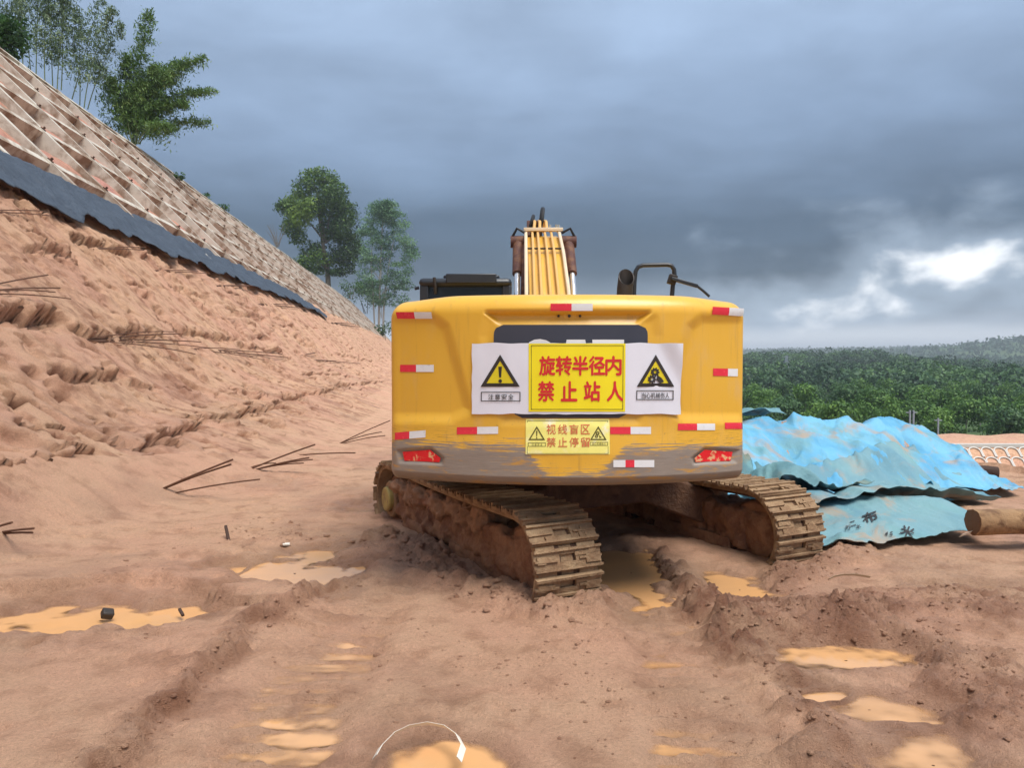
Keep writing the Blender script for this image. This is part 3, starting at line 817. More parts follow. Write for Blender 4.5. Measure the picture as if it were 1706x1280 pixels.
face = slice(3, 3 + 12 + 169)
rr_ = relief(V[face, :, 0], V[face, :, 1], V[face, :, 2])
wgt = np.ones(12 + 169); wgt[:12] = np.linspace(0, 1, 12)
rear = (np.arange(nP) > 14) & (np.arange(nP) < nP - 14)
wx = np.where(rear, 1.0, 0.0)
for k in range(2):
    wx = np.convolve(wx, np.ones(7) / 7, 'same')
V[face, :, :2] += PN[None] * (rr_ * wgt[:, None] * wx[None])[..., None]
dent = 0.004 * fbm(V[..., 0] * 1.0 + V[..., 1] * 0.5, V[..., 2], 0.35, 3, 5)
V[..., 1] += dent * sst(V[..., 2], 1.4, 1.1)
cw = par(grid('counterweight', V, M['counterweight_paint'], flip=True))

def plan_hit(px):
    """pixel column -> index (float) on the tail outline nearest the camera"""
    ang = PL[:, 0] - (px - CX) / F * (PL[:, 1] * _cp)       # 0 on the ray (height term is tiny)
    idx = np.where(np.sign(ang[:-1]) != np.sign(ang[1:]))[0]
    best = min(idx, key=lambda i: PL[i, 1]) if len(idx) else int(np.argmin(np.abs(ang)))
    a0, a1 = ang[best], ang[min(best + 1, nP - 1)]
    return best + (a0 / (a0 - a1) if a0 != a1 else 0)
def face_pt(px, py, off=0.0, rel=True):
    """pixel -> point on the counterweight face, pushed out by off"""
    f = plan_hit(px); i = int(f); t = f - i; j = min(i + 1, nP - 1)
    p = PL[i] * (1 - t) + PL[j] * t; n = PN[i] * (1 - t) + PN[j] * t
    d = ray(px, py); z = CH + d[2] * p[1] / d[1]
    r = float(relief(np.array([p[0]]), np.array([p[1]]), np.array([z]))[0]) if rel else 0.0
    q = p + n * (r + off)
    return np.array([q[0], q[1], z])
# a flat map of the face so that print can be laid on it: lateral metres from the centre line, height
MPX = 5.90 / F
def sheet(pxs, pys, off, rel=False, warp=None):
    """grid of face points for a rectangle given in reference columns and rows"""
    P = np.zeros((len(pys), len(pxs), 3))
    for j, a in enumerate(pxs):
        for i, b_ in enumerate(pys):
            P[i, j] = face_pt(a, b_, off, rel)
            if warp: P[i, j] += warp(a, b_)
    return P
# banner face: floats over the niche, slightly wrinkled
def ban_off(px, py):
    a, b_ = np.float64(px), np.float64(py)
    w_ = 0.004 * per2(a / 45.0, b_ / 70.0, 3) + 0.0016 * per2(a / 22.0, b_ / 90.0, 4)
    curl = 0.035 * sst(np.float64(a - 1085) / 48 + (600 - b_) / 90, 0.45, 1.2)
    return 0.012 + float(w_) + float(curl)
def ban_pt(px, py, e=0.0):
    return face_pt(px, py, ban_off(px, py) + e, False)
def print_poly(name, polys, fn, mat, parent, fine=None):
    """flat print: list of pixel polygons (each convex or simple) laid on a face function"""
    bm = bmesh.new()
    for poly in polys:
        vs = [bm.verts.new(fn(*p)) for p in poly]
        bm.faces.new(vs)
    bmesh.ops.triangulate(bm, faces=[f for f in bm.faces if len(f.verts) > 4])
    me = bpy.data.meshes.new(name); bm.to_mesh(me); bm.free()
    me.materials.append(mat)
    o = bpy.data.objects.new(name, me); C.objects.link(o)
    sub(o, parent)
    return o
def text_mesh(body, bold=0.0):
    cu = bpy.data.curves.new('text', 'FONT'); cu.body = body; cu.size = 1.0; cu.offset = bold
    cu.resolution_u = 3
    o = bpy.data.objects.new('text', cu); C.objects.link(o)
    bpy.context.view_layer.update()
    me = bpy.data.meshes.new_from_object(o.evaluated_get(bpy.context.evaluated_depsgraph_get()))
    bpy.data.objects.remove(o); bpy.data.curves.remove(cu)
    return me
def print_text(name, chars, fn, mat, parent, bold=0.02):
    """chars: (glyph, x0, y0, x1, y1) in pixels; all glyphs of one line or block form one printed part"""
    vs, fs = [], []
    shifts = [(0, 0)] if not bold else [(-bold, 0), (bold, 0), (0, bold), (0, -bold)]
    for (ch, x0, y0, x1, y1), (shx, shy) in [(c, q) for c in chars for q in shifts]:
        me = text_mesh(ch, 0.0)
        x0, x1, y0, y1 = x0 + shx * (x1 - x0) * 1.0, x1 + shx * (x1 - x0) * 1.0, y0 + shy * (y1 - y0), y1 + shy * (y1 - y0)
        co = np.array([v.co[:2] for v in me.vertices])
        lo, hi = co.min(0), co.max(0)
        b_ = len(vs)
        for q in co:
            t = (q - lo) / (hi - lo)
            v3 = np.array(fn(x0 + t[0] * (x1 - x0), y1 + t[1] * (y0 - y1))); v3[1] -= 0.0003 * (shx > 0) + 0.0006 * (shy > 0) + 0.0009 * (shy < 0)
            vs.append(tuple(v3))
        fs += [tuple(b_ + i for i in p.vertices) for p in me.polygons]
        bpy.data.meshes.remove(me)
    me = bpy.data.meshes.new(name); me.from_pydata(vs, [], fs); me.materials.append(mat)
    o = bpy.data.objects.new(name, me); C.objects.link(o); sub(o, parent)
    return o
def glyphs(txt, x0, x1, y0, y1, wd):
    """spread glyphs of width wd evenly between x0 and x1"""
    n = len(txt); st = (x1 - x0 - wd) / max(n - 1, 1)
    return [(c, x0 + i * st, y0, x0 + i * st + wd, y1) for i, c in enumerate(txt)]
def ring_rect(x0, y0, x1, y1, t):
    n = 8
    out = []
    for i in range(n):
        a, b_ = x0 + (x1 - x0) * i / n, x0 + (x1 - x0) * (i + 1) / n
        out += [[(a, y0), (b_, y0), (b_, y0 + t), (a, y0 + t)], [(a, y1 - t), (b_, y1 - t), (b_, y1), (a, y1)]]
    out += [[(x0, y0 + t), (x0 + t, y0 + t), (x0 + t, y1 - t), (x0, y1 - t)], [(x1 - t, y0 + t), (x1, y0 + t), (x1, y1 - t), (x1 - t, y1 - t)]]
    return out
def ring_tri(cx, y0, y1, hw, t):
    """triangle outline with its apex up: list of quads"""
    o = [(cx, y0), (cx + hw, y1), (cx - hw, y1)]
    ci = (cx, y1 - (y1 - y0) * 0.36)
    k = 1 - t
    i = [(ci[0] + (x - ci[0]) * k, ci[1] + (y - ci[1]) * k) for x, y in o]
    return [[o[a], o[(a + 1) % 3], i[(a + 1) % 3], i[a]] for a in range(3)], [i]
def disc(cx, cy, r, n=14, ry=None):
    return [[(cx + r * math.cos(2 * math.pi * k / n), cy + (ry or r) * math.sin(2 * math.pi * k / n)) for k in range(n)]]
def gear(cx, cy, r, n=9):
    pts = []
    for k in range(n * 4):
        q = r if k % 4 < 2 else r * 0.78
        a = 2 * math.pi * k / (n * 4)
        pts.append((cx + q * math.cos(a), cy + q * math.sin(a)))
    ins = [(cx + r * 0.32 * math.cos(2 * math.pi * k / (n * 4)), cy + r * 0.32 * math.sin(2 * math.pi * k / (n * 4))) for k in range(n * 4)]
    m_ = n * 4
    return [[pts[k], pts[(k + 1) % m_], ins[(k + 1) % m_], ins[k]] for k in range(m_)]

# dark logo panel with white letters, mostly behind the banner
lp_x = np.linspace(822, 1080, 44); lp_y = np.linspace(541, 697, 28)
Pn = np.zeros((28, 44, 3))
for i, yy in enumerate(lp_y):
    t = (yy - 541) / 156
    half = 129 - 38 * max(0, t - 0.55) / 0.45
    rc_ = 16
    if yy < 541 + rc_: half -= rc_ - math.sqrt(max(0, rc_ ** 2 - (541 + rc_ - yy) ** 2))
    if yy > 697 - 10: half -= 10 - math.sqrt(max(0, 100 - (yy - 687) ** 2))
    for j in range(44):
        x_ = 951 + half * (j / 21.5 - 1)
        Pn[i, j] = face_pt(x_, yy, 0.004 - 0.016, False)
logo = par(grid('logo_panel', Pn, M['logo_panel_grey'], flip=False))
def logo_fn(x, y): return face_pt(x, y, -0.006, False)
let = [[(873 + 0, 590), (875, 578), (882, 570), (890, 566), (900, 565), (910, 567), (917, 571), (921, 578), (909, 581), (904, 576), (897, 576), (891, 580), (889, 590), (889, 615), (891, 628), (873, 628)],
       [(944, 566), (975, 566), (990, 640), (972, 640), (960, 590), (948, 640), (930, 640)],
       [(987, 566), (1040, 566), (1040, 580), (1022, 580), (1022, 640), (1004, 640), (1004, 580), (987, 580)]]
print_poly('white_lettering', let, logo_fn, M['white_letter'], logo)

# warning banner
bx = np.linspace(787, 1133, 116); by = np.linspace(572, 690, 40)
P = np.zeros((40, 116, 3))
for i, b_ in enumerate(by):
    for j, a in enumerate(bx):
        P[i, j] = ban_pt(a + 1.2 * float(per2(np.float64(b_ / 25), np.float64(j > 55), 8)) * (j in (0, 115)), b_ + 1.5 * float(per2(np.float64(a / 30), np.float64(i > 15), 9)) * (i in (0, 39)))
ban = par(grid('warning_banner', P, M['white_vinyl']))
ban['label'] = 'white vinyl banner with a yellow centre and red lettering'
e1 = lambda x, y: ban_pt(x, y, 0.0030)
e2 = lambda x, y: ban_pt(x, y, 0.0056)
e3 = lambda x, y: ban_pt(x, y, 0.0054)
yx = np.linspace(881, 1041, 44); yy_ = np.linspace(572.5, 686, 30)
P = np.array([[e1(a, b_) for a in yx] for b_ in yy_])
sub(grid('yellow_field', P, M['yellow_vinyl']), ban)
print_poly('thin_frame', ring_rect(885, 575.5, 1037.5, 682.5, 0.9), e2, M['olive_print'], ban)
print_text('red_lettering', glyphs('旋转半径内', 899, 1034, 594, 625, 25.5) + glyphs('禁止站人', 897, 1037, 636, 668, 26), e2, M['red_print'], ban, 0.032)
for cx, hw in ((834, 32.5), (1091, 31)):
    rg_, inn = ring_tri(cx, 591, 644.5, hw, 0.30)
    print_poly('sign_field', inn, e1, M['sign_yellow_print'], ban)
    print_poly('triangle_outline', rg_, e2, M['black_print'], ban)
print_poly('exclamation_mark', [[(831, 611), (837, 611), (835.6, 629), (832.4, 629)]] + disc(834, 635, 3.0, 12), e2, M['black_print'], ban)
print_poly('gear_symbol', gear(1090, 620, 7.6) + gear(1085, 632, 7.2) + [[(1094, 625), (1101, 630), (1105, 636), (1098, 639), (1092, 633)]], e2, M['black_print'], ban)
print_poly('caption_frame', ring_rect(802, 653, 867.5, 669, 1.4), e2, M['black_print'], ban)
print_text('caption', glyphs('注意安全', 814, 856, 657, 666, 9), e2, M['black_print'], ban, 0.01)
print_poly('caption_frame', ring_rect(1059.5, 650.5, 1121, 666.5, 1.4), e2, M['black_print'], ban)
print_text('caption', glyphs('当心机械伤人', 1068, 1114, 654.5, 663.5, 7), e2, M['black_print'], ban, 0.01)

# smaller faded notice underneath
sx = np.linspace(876, 1016, 36); sy = np.linspace(698.5, 757, 16)
P = sheet(sx, sy, 0.004, True)
small = par(grid('small_notice', P, M['faded_yellow_vinyl']))
small['label'] = 'small faded yellow notice with worn red lettering'
f1 = lambda x, y: face_pt(x, y, 0.0060, True)
f2 = lambda x, y: face_pt(x, y, 0.0074, True)
print_text('red_lettering', glyphs('视线盲区', 911, 983, 707.5, 723.5, 15) + glyphs('禁止停留', 911, 983, 729, 744.5, 15), f1, M['faded_red_print'], small, 0.012)
for cx in (894.5, 997):
    rg_, inn = ring_tri(cx, 710, 733.5, 14, 0.26)
    print_poly('triangle_outline', rg_, f1, M['olive_print'], small)
print_poly('exclamation_mark', [[(893.4, 718), (895.6, 718), (895.2, 727), (893.8, 727)]] + disc(894.5, 729.5, 1.2, 8), f1, M['olive_print'], small)
print_poly('gear_symbol', gear(996, 722, 3.4, 7) + gear(994, 727, 3.0, 7) + [[(998, 725), (1003, 729), (999, 730)]], f1, M['olive_print'], small)
print_poly('caption_frame', ring_rect(880, 737.5, 909.5, 744, 0.8), f1, M['olive_print'], small)
print_text('caption', glyphs('注意安全', 886, 904, 739, 742.8, 3.6), f1, M['olive_print'], small, 0.0)
print_poly('caption_frame', ring_rect(983, 736.5, 1013, 742.5, 0.8), f1, M['olive_print'], small)
print_text('caption', glyphs('当心机械伤人', 986.5, 1009.5, 737.8, 741.5, 3.4), f1, M['olive_print'], small, 0.0)
print_poly('thin_frame', ring_rect(878.5, 701, 1013.5, 756, 0.7), f1, M['olive_print'], small)

# reflective tapes: red half, white half
TAPES = [(660, 690, 719, 520, 531, 0), (917, 952, 987, 506, 518, 0), (1186, 1214, 1238, 511, 524, 3), (663, 690, 720, 608, 620, 0),
         (1192, 1217, 1240, 614, 626.5, 1), (658, 682, 709, 721, 733, -4), (761, 795, 830, 712, 724, -1), (1017, 1051, 1085, 711.5, 723.5, 0),
         (1130, 1162, 1192, 706, 717, 0), (1225, 1243, 1243, 704.5, 715, 0), (1022, 1057, 1090, 766.5, 778.5, 0)]
for x0, xm, x1, y0, y1, tilt in TAPES:
    xs = list(np.linspace(x0, xm, 8)) + (list(np.linspace(xm, x1, 8))[1:] if x1 > xm else [])
    ys = np.linspace(y0, y1, 4)
    P = np.array([[face_pt(a, b_ + tilt * (a - x0) / max(x1 - x0, 1), 0.0035 if y0 > 500 else 0.0035, True) for a in xs] for b_ in ys])
    nfc = (len(xs) - 1) * 3
    mi = [0 if (k % (len(xs) - 1)) < 7 else 1 for k in range(nfc)]
    if y0 > 760: mi = [1 if (k % (len(xs) - 1)) < 4 else m_ for k, m_ in enumerate(mi)]
    par(grid('reflective_tape', P, [M['tape_red'], M['tape_white']], mi=mi))
# rear lamps, small bits on the face
for lp, nm in ((LAMPL, 0), (LAMPR, 1)):
    c = np.mean(lp, 0); rows = []
    me_o = bmesh.new()
    vs = [me_o.verts.new(face_pt(*(c + (np.array(p) - c) * 0.86), 0.010, True)) for p in lp]
    me_o.faces.new(vs); me = bpy.data.meshes.new('reflector_lamp'); me_o.to_mesh(me); me_o.free(); me.materials.append(M['worn_red_lens'])
    o = bpy.data.objects.new('reflector_lamp', me); C.objects.link(o); par(o)
mb = MB()
p_ = face_pt(949, 526, -0.01, True)
mb.box(p_, (0.10, 0.03, 0.045))
cb = par(mb.build('camera_bracket', M['yellow_paint'], bevel=0.006))
for dx_ in (-0.085, 0.085):
    q = face_pt(949 + dx_ / MPX, 526, 0.0, True)
    par(MB().cyl(q + np.array([0, 0.02, 0]), q - np.array([0, 0.015, 0]), 0.010, n=10).build('bolt', M['dark_steel']))
sub(MB().cyl(p_ + np.array([0, 0, 0.0]), p_ - np.array([0, 0.022, 0]), 0.012, n=12).build('lens', M['black_paint']), cb)

# house: deck, hood, side doors, cab
def pbox(name, lo, hi, mat, bevel=0.03, p=None):
    lo, hi = np.array(lo, float), np.array(hi, float)
    o = MB().box((lo + hi) / 2, hi - lo).build(name, mat, bevel=bevel)
    return sub(o, p) if p else par(o)
pbox('deck', (X0 - 1.40, 7.2, 1.02), (X0 + 1.40, 11.2, 1.22), M['black_paint'], 0.02)
pbox('engine_hood', (X0 - 1.10, 6.9, 1.9), (X0 + 1.10, 8.55, 2.33), M['yellow_paint'], 0.08)
pbox('side_door', (X0 - 1.42, 7.62, 1.22), (X0 - 1.08, 8.62, 2.18), M['yellow_paint'], 0.04)
pbox('side_door', (X0 + 1.08, 7.62, 1.22), (X0 + 1.42, 9.2, 2.18), M['yellow_paint'], 0.04)
pbox('fuel_tank', (X0 + 0.55, 9.22, 1.22), (X0 + 1.40, 10.9, 2.02), M['yellow_paint'], 0.05)
cab = empty('cab', (0, 0, 0)); par(cab)
cx0, cx1, cy0, cy1 = X0 - 1.50, X0 - 0.47, 8.72, 10.55
pbox('cab_base', (cx0, cy0, 1.22), (cx1, cy1, 1.95), M['yellow_paint'], 0.05, cab)
for (ax, ay) in ((cx0 + .05, cy0 + .05), (cx1 - .05, cy0 + .05), (cx0 + .05, cy1 - .25), (cx1 - .05, cy1 - .25)):
    pbox('pillar', (ax - .05, ay - .05, 1.95), (ax + .05, ay + .05, 2.72), M['black_paint'], 0.015, cab)
pbox('rear_window', (cx0 + .1, cy0 + .03, 1.96), (cx1 - .1, cy0 + .05, 2.70), M['glass_dark'], 0, cab)
pbox('side_window', (cx0 + .02, cy0 + .1, 1.96), (cx0 + .04, cy1 - .3, 2.70), M['glass_dark'], 0, cab)
pbox('windscreen', (cx0 + .1, cy1 - .25, 1.96), (cx1 - .1, cy1 - .23, 2.70), M['glass_dark'], 0, cab)
pbox('roof', (cx0 - .01, cy0 - .02, 2.70), (cx1 + .01, cy1 + .02, 2.80), M['black_paint'], 0.045, cab)
pbox('roof_hatch', (cx0 + .26, cy0 + .08, 2.795), (cx1 - .13, cy0 + .9, 2.845), M['black_paint'], 0.02, cab)
pbox('roof_edge_bar', (cx0 + .30, cy0 - .05, 2.735), (cx1 - .16, cy0 - .024, 2.845), M['black_paint'], 0.012, cab)
sub(MB().tube([(cx0 + .18, cy0 - .03, 2.62), (cx0 + .18, cy0 - .06, 2.7), (cx0 + .17, cy0 - .05, 2.80)], 0.018, 8).build('grab_handle', M['dark_steel']), cab)
sub(MB().cyl((cx0 - .02, cy0 + .1, 2.70), (cx0 - .07, cy0 + .1, 2.69), 0.02, n=10).build('mirror_stub', M['black_paint']), cab)

# exhaust pipe with its slanted mouth towards the rear
ex_c = at(1043, 470, 7.55)
n = 22; vs = []; fs = []
def ering(zf, r, lean):
    return [(ex_c[0] + lean + r * math.cos(2 * math.pi * k / n), ex_c[1] + r * math.sin(2 * math.pi * k / n), zf(math.sin(2 * math.pi * k / n))) for k in range(n)]
zt = ex_c[2] + 0.03
rings = [ering(lambda q: 2.2, 0.078, -0.03), ering(lambda q: ex_c[2] - 0.05, 0.078, -0.01), ering(lambda q: zt + 0.085 * q + 0.02, 0.078, 0.004),
         ering(lambda q: zt + 0.085 * q + 0.02, 0.066, 0.004), ering(lambda q: 2.45, 0.066, -0.02)]
vs = [v for r_ in rings for v in r_]
fs = [(i * n + k, i * n + (k + 1) % n, (i + 1) * n + (k + 1) % n, (i + 1) * n + k) for i in range(4) for k in range(n)] + [tuple(4 * n + k for k in range(n))]
exh = par(MB().add(vs, fs).build('exhaust_pipe', M['dark_steel']))
# handrail and mirror arm
Yh = 7.9
hp = [at(*q, Yh) for q in [(1056, 500), (1057, 470), (1059, 452), (1063, 445), (1071, 442), (1090, 441.5), (1112, 441), (1119, 443), (1123, 449), (1124, 460), (1121, 475), (1119, 500)]]
par(MB().tube(hp, 0.023, 10).build('handrail', M['black_paint']))
mp = [at(*q, Yh - .04) for q in [(1118, 464), (1140, 471), (1162, 477)]]
arm_ = par(MB().bar(mp[0], mp[2], 0.05, 0.035).build('mirror_arm', M['black_paint'], bevel=0.006))
sub(MB().tube([mp[2], at(1172, 485, Yh - .04), at(1182, 494, Yh - .04)], 0.014, 8).build('thin_rod', M['black_paint']), arm_)
sub(MB().box(at(1120, 466, Yh), (0.085, 0.07, 0.10), Matrix.Rotation(0.3, 3, 'Y')).build('clamp', M['dark_steel'], bevel=0.008), arm_)

# boom, rising away from the camera, then the stick and bucket in front
BXC = 0.445
boom_prof = [(9.05, 1.55), (8.85, 1.75), (8.95, 1.98), (9.35, 2.62), (10.2, 3.22), (10.95, 3.60), (11.6, 3.72), (12.3, 3.66), (14.3, 3.12), (14.45, 2.9), (14.2, 2.78),
             (12.1, 3.00), (11.5, 2.98), (10.6, 2.55), (9.6, 1.75)]
boom = par(MB().prism(boom_prof, lambda u_, v_, w_: (BXC + w_, u_, v_), -0.235, 0.235).build('boom', M['yellow_paint'], bevel=0.015))
top_line = [(8.95, 2.02), (9.35, 2.66), (10.2, 3.26), (10.95, 3.64), (11.25, 3.71)]
for k, ox in enumerate((-0.262, -0.165, -0.085, 0.02, 0.115, 0.235)):
    pts = []
    for t in np.linspace(0, 1, 16):
        yq = 8.95 + t * (11.2 - 8.95)
        zq = np.interp(yq, [q[0] for q in top_line], [q[1] for q in top_line]) + 0.028
        pts.append((BXC + ox * (1.06 - 0.12 * t), yq, zq))
    o = sub(MB().tube(pts, 0.024 if k in (0, 5) else 0.019, 8).build('hydraulic_pipe', M['pale_pipe'] if k in (0, 5) else M['pipe_paint']), boom)
    o.matrix_parent_inverse = Matrix.Identity(4)
sub(MB().box((BXC, 11.0, 3.72), (0.56, 0.07, 0.05)).build('pipe_clamp', M['pale_pipe'], bevel=0.008), boom)
sub(MB().box((BXC, 10.35, 3.36), (0.52, 0.05, 0.02)).build('pipe_clamp', M['dark_steel'], bevel=0.004), boom)
for ox in (0.10, 0.19, 0.22):
    sub(MB().cyl((BXC + ox, 11.0, 3.74), (BXC + ox, 11.0, 3.79), 0.018, n=8).build('pipe_fitting', M['chrome_rod']), boom)
for ox in (-0.13, -0.05, 0.05):
    pts = [(BXC + ox, 11.02, 3.74), (BXC + ox * 0.9, 11.15, 3.86), (BXC + ox * 0.9 - 0.01, 11.5, 3.93), (BXC + ox * 0.9, 12.0, 3.85)]
    sub(MB().tube(pts, 0.022, 8).build('upper_pipe', M['pipe_paint']), boom)
for hx, hz, rr in ((-0.02, 4.10, 0.032), (-0.16, 3.99, 0.026)):
    pts = [(BXC + hx - 0.03, 11.25, 3.78)]
    for a in np.linspace(0, math.pi, 9):
        pts.append((BXC + hx + 0.03 * math.sin(a), 11.45 - 0.22 * math.cos(a), 3.86 + (hz - 3.86) * math.sin(a)))
    pts.append((BXC + hx, 11.75, 3.72))
    sub(MB().tube(pts, rr, 8).build('hose_loop', M['rubber_hose']), boom)
# pivot lugs for the arm cylinder, on the back of the knee
for ox in (-0.20, -0.06):
    sub(MB().prism([(11.15, 3.66), (11.3, 3.9), (11.5, 3.94), (11.75, 3.66)], lambda u_, v_, w_: (BXC + ox + w_, u_, v_), -0.025, 0.025).build('cylinder_lug', M['muddy_cylinder'], bevel=0.01), boom)
sub(MB().cyl((BXC - 0.13, 11.4, 3.84), (BXC - 0.13, 13.6, 3.60), 0.075, n=16).build('arm_cylinder', M['yellow_paint']), boom)
# boom lift cylinders on both sides: muddy barrels above, bright rods below
for sgn in (-1, 1):
    xo = BXC + sgn * 0.375
    top_, mid_, bot_ = Vector((xo - sgn * 0.02, 10.95, 3.52)), Vector((xo, 10.52, 3.04)), Vector((xo, 9.15, 1.50))
    lc = par(MB().cyl(top_, mid_, 0.078, 0.066, 18).build('lift_cylinder', M['muddy_cylinder']))
    sub(MB().cyl(mid_ + (mid_ - top_).normalized() * -0.02, bot_, 0.040, n=14).build('piston_rod', M['chrome_rod']), lc)
    sub(MB().cyl(top_ + Vector((-0.11, 0, 0.02)), top_ + Vector((0.11, 0, 0.02)), 0.085, n=16).build('cylinder_eye', M['muddy_cylinder']), lc)
    hz = [top_ + Vector((sgn * 0.10, -0.02, 0.06)), top_ + Vector((sgn * 0.02, -0.05, 0.20)), top_ + Vector((-sgn * 0.10, -0.02, 0.14))]
    sub(MB().tube(hz, 0.02, 8).build('cylinder_hose', M['rubber_hose']), lc)
    par(MB().tube([(xo - sgn * 0.06, 10.05, 2.2), (xo - sgn * 0.08, 10.4, 2.9), (xo - sgn * 0.09, 10.75, 3.35), (xo - sgn * 0.1, 11.0, 3.55)], 0.03, 8).build('side_hose', M['muddy_cylinder']))
stick = par(MB().prism([(14.1, 3.35), (14.45, 3.3), (14.9, 2.6), (14.55, 0.95), (14.35, 0.9), (14.2, 2.5)], lambda u_, v_, w_: (BXC + w_, u_, v_), -0.16, 0.16).build('stick', M['yellow_paint'], bevel=0.02))
bk = [(14.25, 1.0), (14.6, 1.0), (15.1, 0.75), (15.15, 0.3), (14.8, 0.02), (14.2, 0.03), (13.95, 0.35), (14.1, 0.42), (14.4, 0.16), (14.8, 0.2), (14.95, 0.5), (14.7, 0.8)]
bucket = par(MB().prism(bk, lambda u_, v_, w_: (BXC + w_, u_, v_), -0.55, 0.55).build('bucket', M['mud_frame'], bevel=0.015))
for k in range(5):
    sub(MB().prism([(14.1, 0.42), (13.95, 0.35), (13.72, 0.52), (13.8, 0.56)], lambda u_, v_, w_: (BXC - 0.46 + 0.23 * k + w_, u_, v_), -0.05, 0.05).build('tooth', M['dark_steel']), bucket)

# swing bearing and carbody
par(MB().cyl((X0, YC, 0.78), (X0, YC, 1.03), 0.62, n=40).build('swing_bearing', M['mud_dark']))
TH = R(27.5)                                     # the tracks point left of the house
TD = Vector((-math.sin(TH), math.cos(TH), 0)); TS = Vector((math.cos(TH), math.sin(TH), 0))
TC = Vector((0.635, 8.43, -0.215)); GA = 1.28
mb = MB()
rotm = Matrix((TS, TD, Vector((0, 0, 1)))).transposed()
mb.box(TC + Vector((0, 0, 0.80)), (1.5, 1.25, 0.46), rotm)
par(mb.build('carbody', M['mud_dark'], bevel=0.03))
for sx_ in (-1, 1):
    for sy_ in (-1, 1):
        a = TC + TS * (sx_ * 0.55) + TD * (sy_ * 0.42) + Vector((0, 0, 0.80)); b_ = TC + TS * (sx_ * (GA - 0.05)) + TD * (sy_ * 0.80) + Vector((0, 0, 0.52))
        par(MB().bar(a, b_, 0.42, 0.36).build('carbody_leg', M['mud_dark'], bevel=0.03))
HL, TR, SW = 1.63, 0.385, 0.31
per = 4 * HL + 2 * math.pi * TR
NS = 47
def track_path(q):
    """distance along the chain -> (t, z, angle) starting at the bottom rear, running forward"""
    q %= per
    if q < 2 * HL: return -HL + q, 0.0, math.pi
    q -= 2 * HL
    if q < math.pi * TR:
        a = q / TR; return HL + TR * math.sin(a), TR - TR * math.cos(a), math.pi + a
    q -= math.pi * TR
    if q < 2 * HL:
        sag = -0.025 * math.sin(math.pi * q / (2 * HL)); return HL - q, 2 * TR + sag, 0.0
    q -= 2 * HL
    a = q / TR
    return -HL - TR * math.sin(a), TR + TR * math.cos(a), a
# one shoe: plate with a mud window, three grousers
def shoe_mesh(seed):
    rnd = random.Random(seed)
    mb = MB()
    for y0, y1 in ((-SW, -0.075), (0.075, SW)):
        mb.box((0, (y0 + y1) / 2, 0.0), (0.176, y1 - y0, 0.024))
    for x0, x1 in ((-0.088, -0.042), (0.018, 0.088)):
        mb.box(((x0 + x1) / 2, 0, 0.0), (x1 - x0, 0.15, 0.024))
    for gxp, hgt in ((-0.078, 0.026), (0.0, 0.018), (0.070, 0.022)):
        if gxp == 0.0:
            for y0, y1 in ((-SW, -0.10), (0.10, SW)):
                mb.box((gxp, (y0 + y1) / 2, 0.012 + hgt / 2), (0.018, y1 - y0, hgt))
        else:
            mb.box((gxp, 0, 0.012 + hgt / 2), (0.020, 2 * SW, hgt))
    # caked mud pads
    for k in range(5):
        mb.box((rnd.uniform(-0.05, 0.05), rnd.choice((-1, 1)) * rnd.uniform(0.12, 0.26), 0.014), (rnd.uniform(0.03, 0.07), rnd.uniform(0.06, 0.16), rnd.uniform(0.012, 0.03)))
    o = mb.build('shoe', M['mud_shoe'], bevel=0.0)
    me = o.data; bpy.data.objects.remove(o)
    co = np.array([v.co[:] for v in me.vertices])
    co += 0.004 * np.stack([per3(co[:, 0] * 30 + i, co[:, 1] * 12, co[:, 2] * 40 + seed, i) for i in range(3)], -1)
    me.vertices.foreach_set('co', co.ravel().astype(np.float32))
    return me
shoes = [shoe_mesh(i) for i in range(6)]
def lumpy(name, lo, hi, step, amp, mat, seed, fr, round_=0.06):
    """closed mud-caked block in local (side, along, up), displaced outward"""
    lo, hi = np.array(lo), np.array(hi); c = (lo + hi) / 2; hf = (hi - lo) / 2
    vs = []; fs = []
    for ax in range(3):
        a1, a2 = (ax + 1) % 3, (ax + 2) % 3
        n1 = max(2, int(2 * hf[a1] / step)); n2 = max(2, int(2 * hf[a2] / step))
        for sg in (-1, 1):
            g1, g2 = np.meshgrid(np.linspace(-1, 1, n1), np.linspace(-1, 1, n2), indexing='ij')
            p = np.zeros((n1, n2, 3)); p[..., ax] = sg; p[..., a1] = g1; p[..., a2] = g2
            p = p * hf
            inner = np.clip(p, -(hf - round_), hf - round_); d = p - inner
            L = np.linalg.norm(d, axis=-1, keepdims=True); p = inner + d / np.maximum(L, 1e-6) * round_
            q = p + c
            nz = per3(q[..., 0] * fr, q[..., 1] * fr, q[..., 2] * fr, seed) * 0.6 + per3(q[..., 0] * fr * 2.3, q[..., 1] * fr * 2.3, q[..., 2] * fr * 2.3, seed + 1) * 0.35 + per3(q[..., 0] * fr * 6, q[..., 1] * fr * 6, q[..., 2] * fr * 6, seed + 2) * 0.2
            q = q + (d / np.maximum(L, 1e-6)) * amp * nz[..., None]
            b_ = sum(len(v) for v in vs)
            f = grid_faces(n1, n2) + b_
            fs.append(f if sg > 0 else f[:, ::-1]); vs.append(q.reshape(-1, 3))
    Vv = np.vstack(vs); W = np.array(fr_local(Vv))
    return mesh_np(name, W, np.vstack(fs), mat)
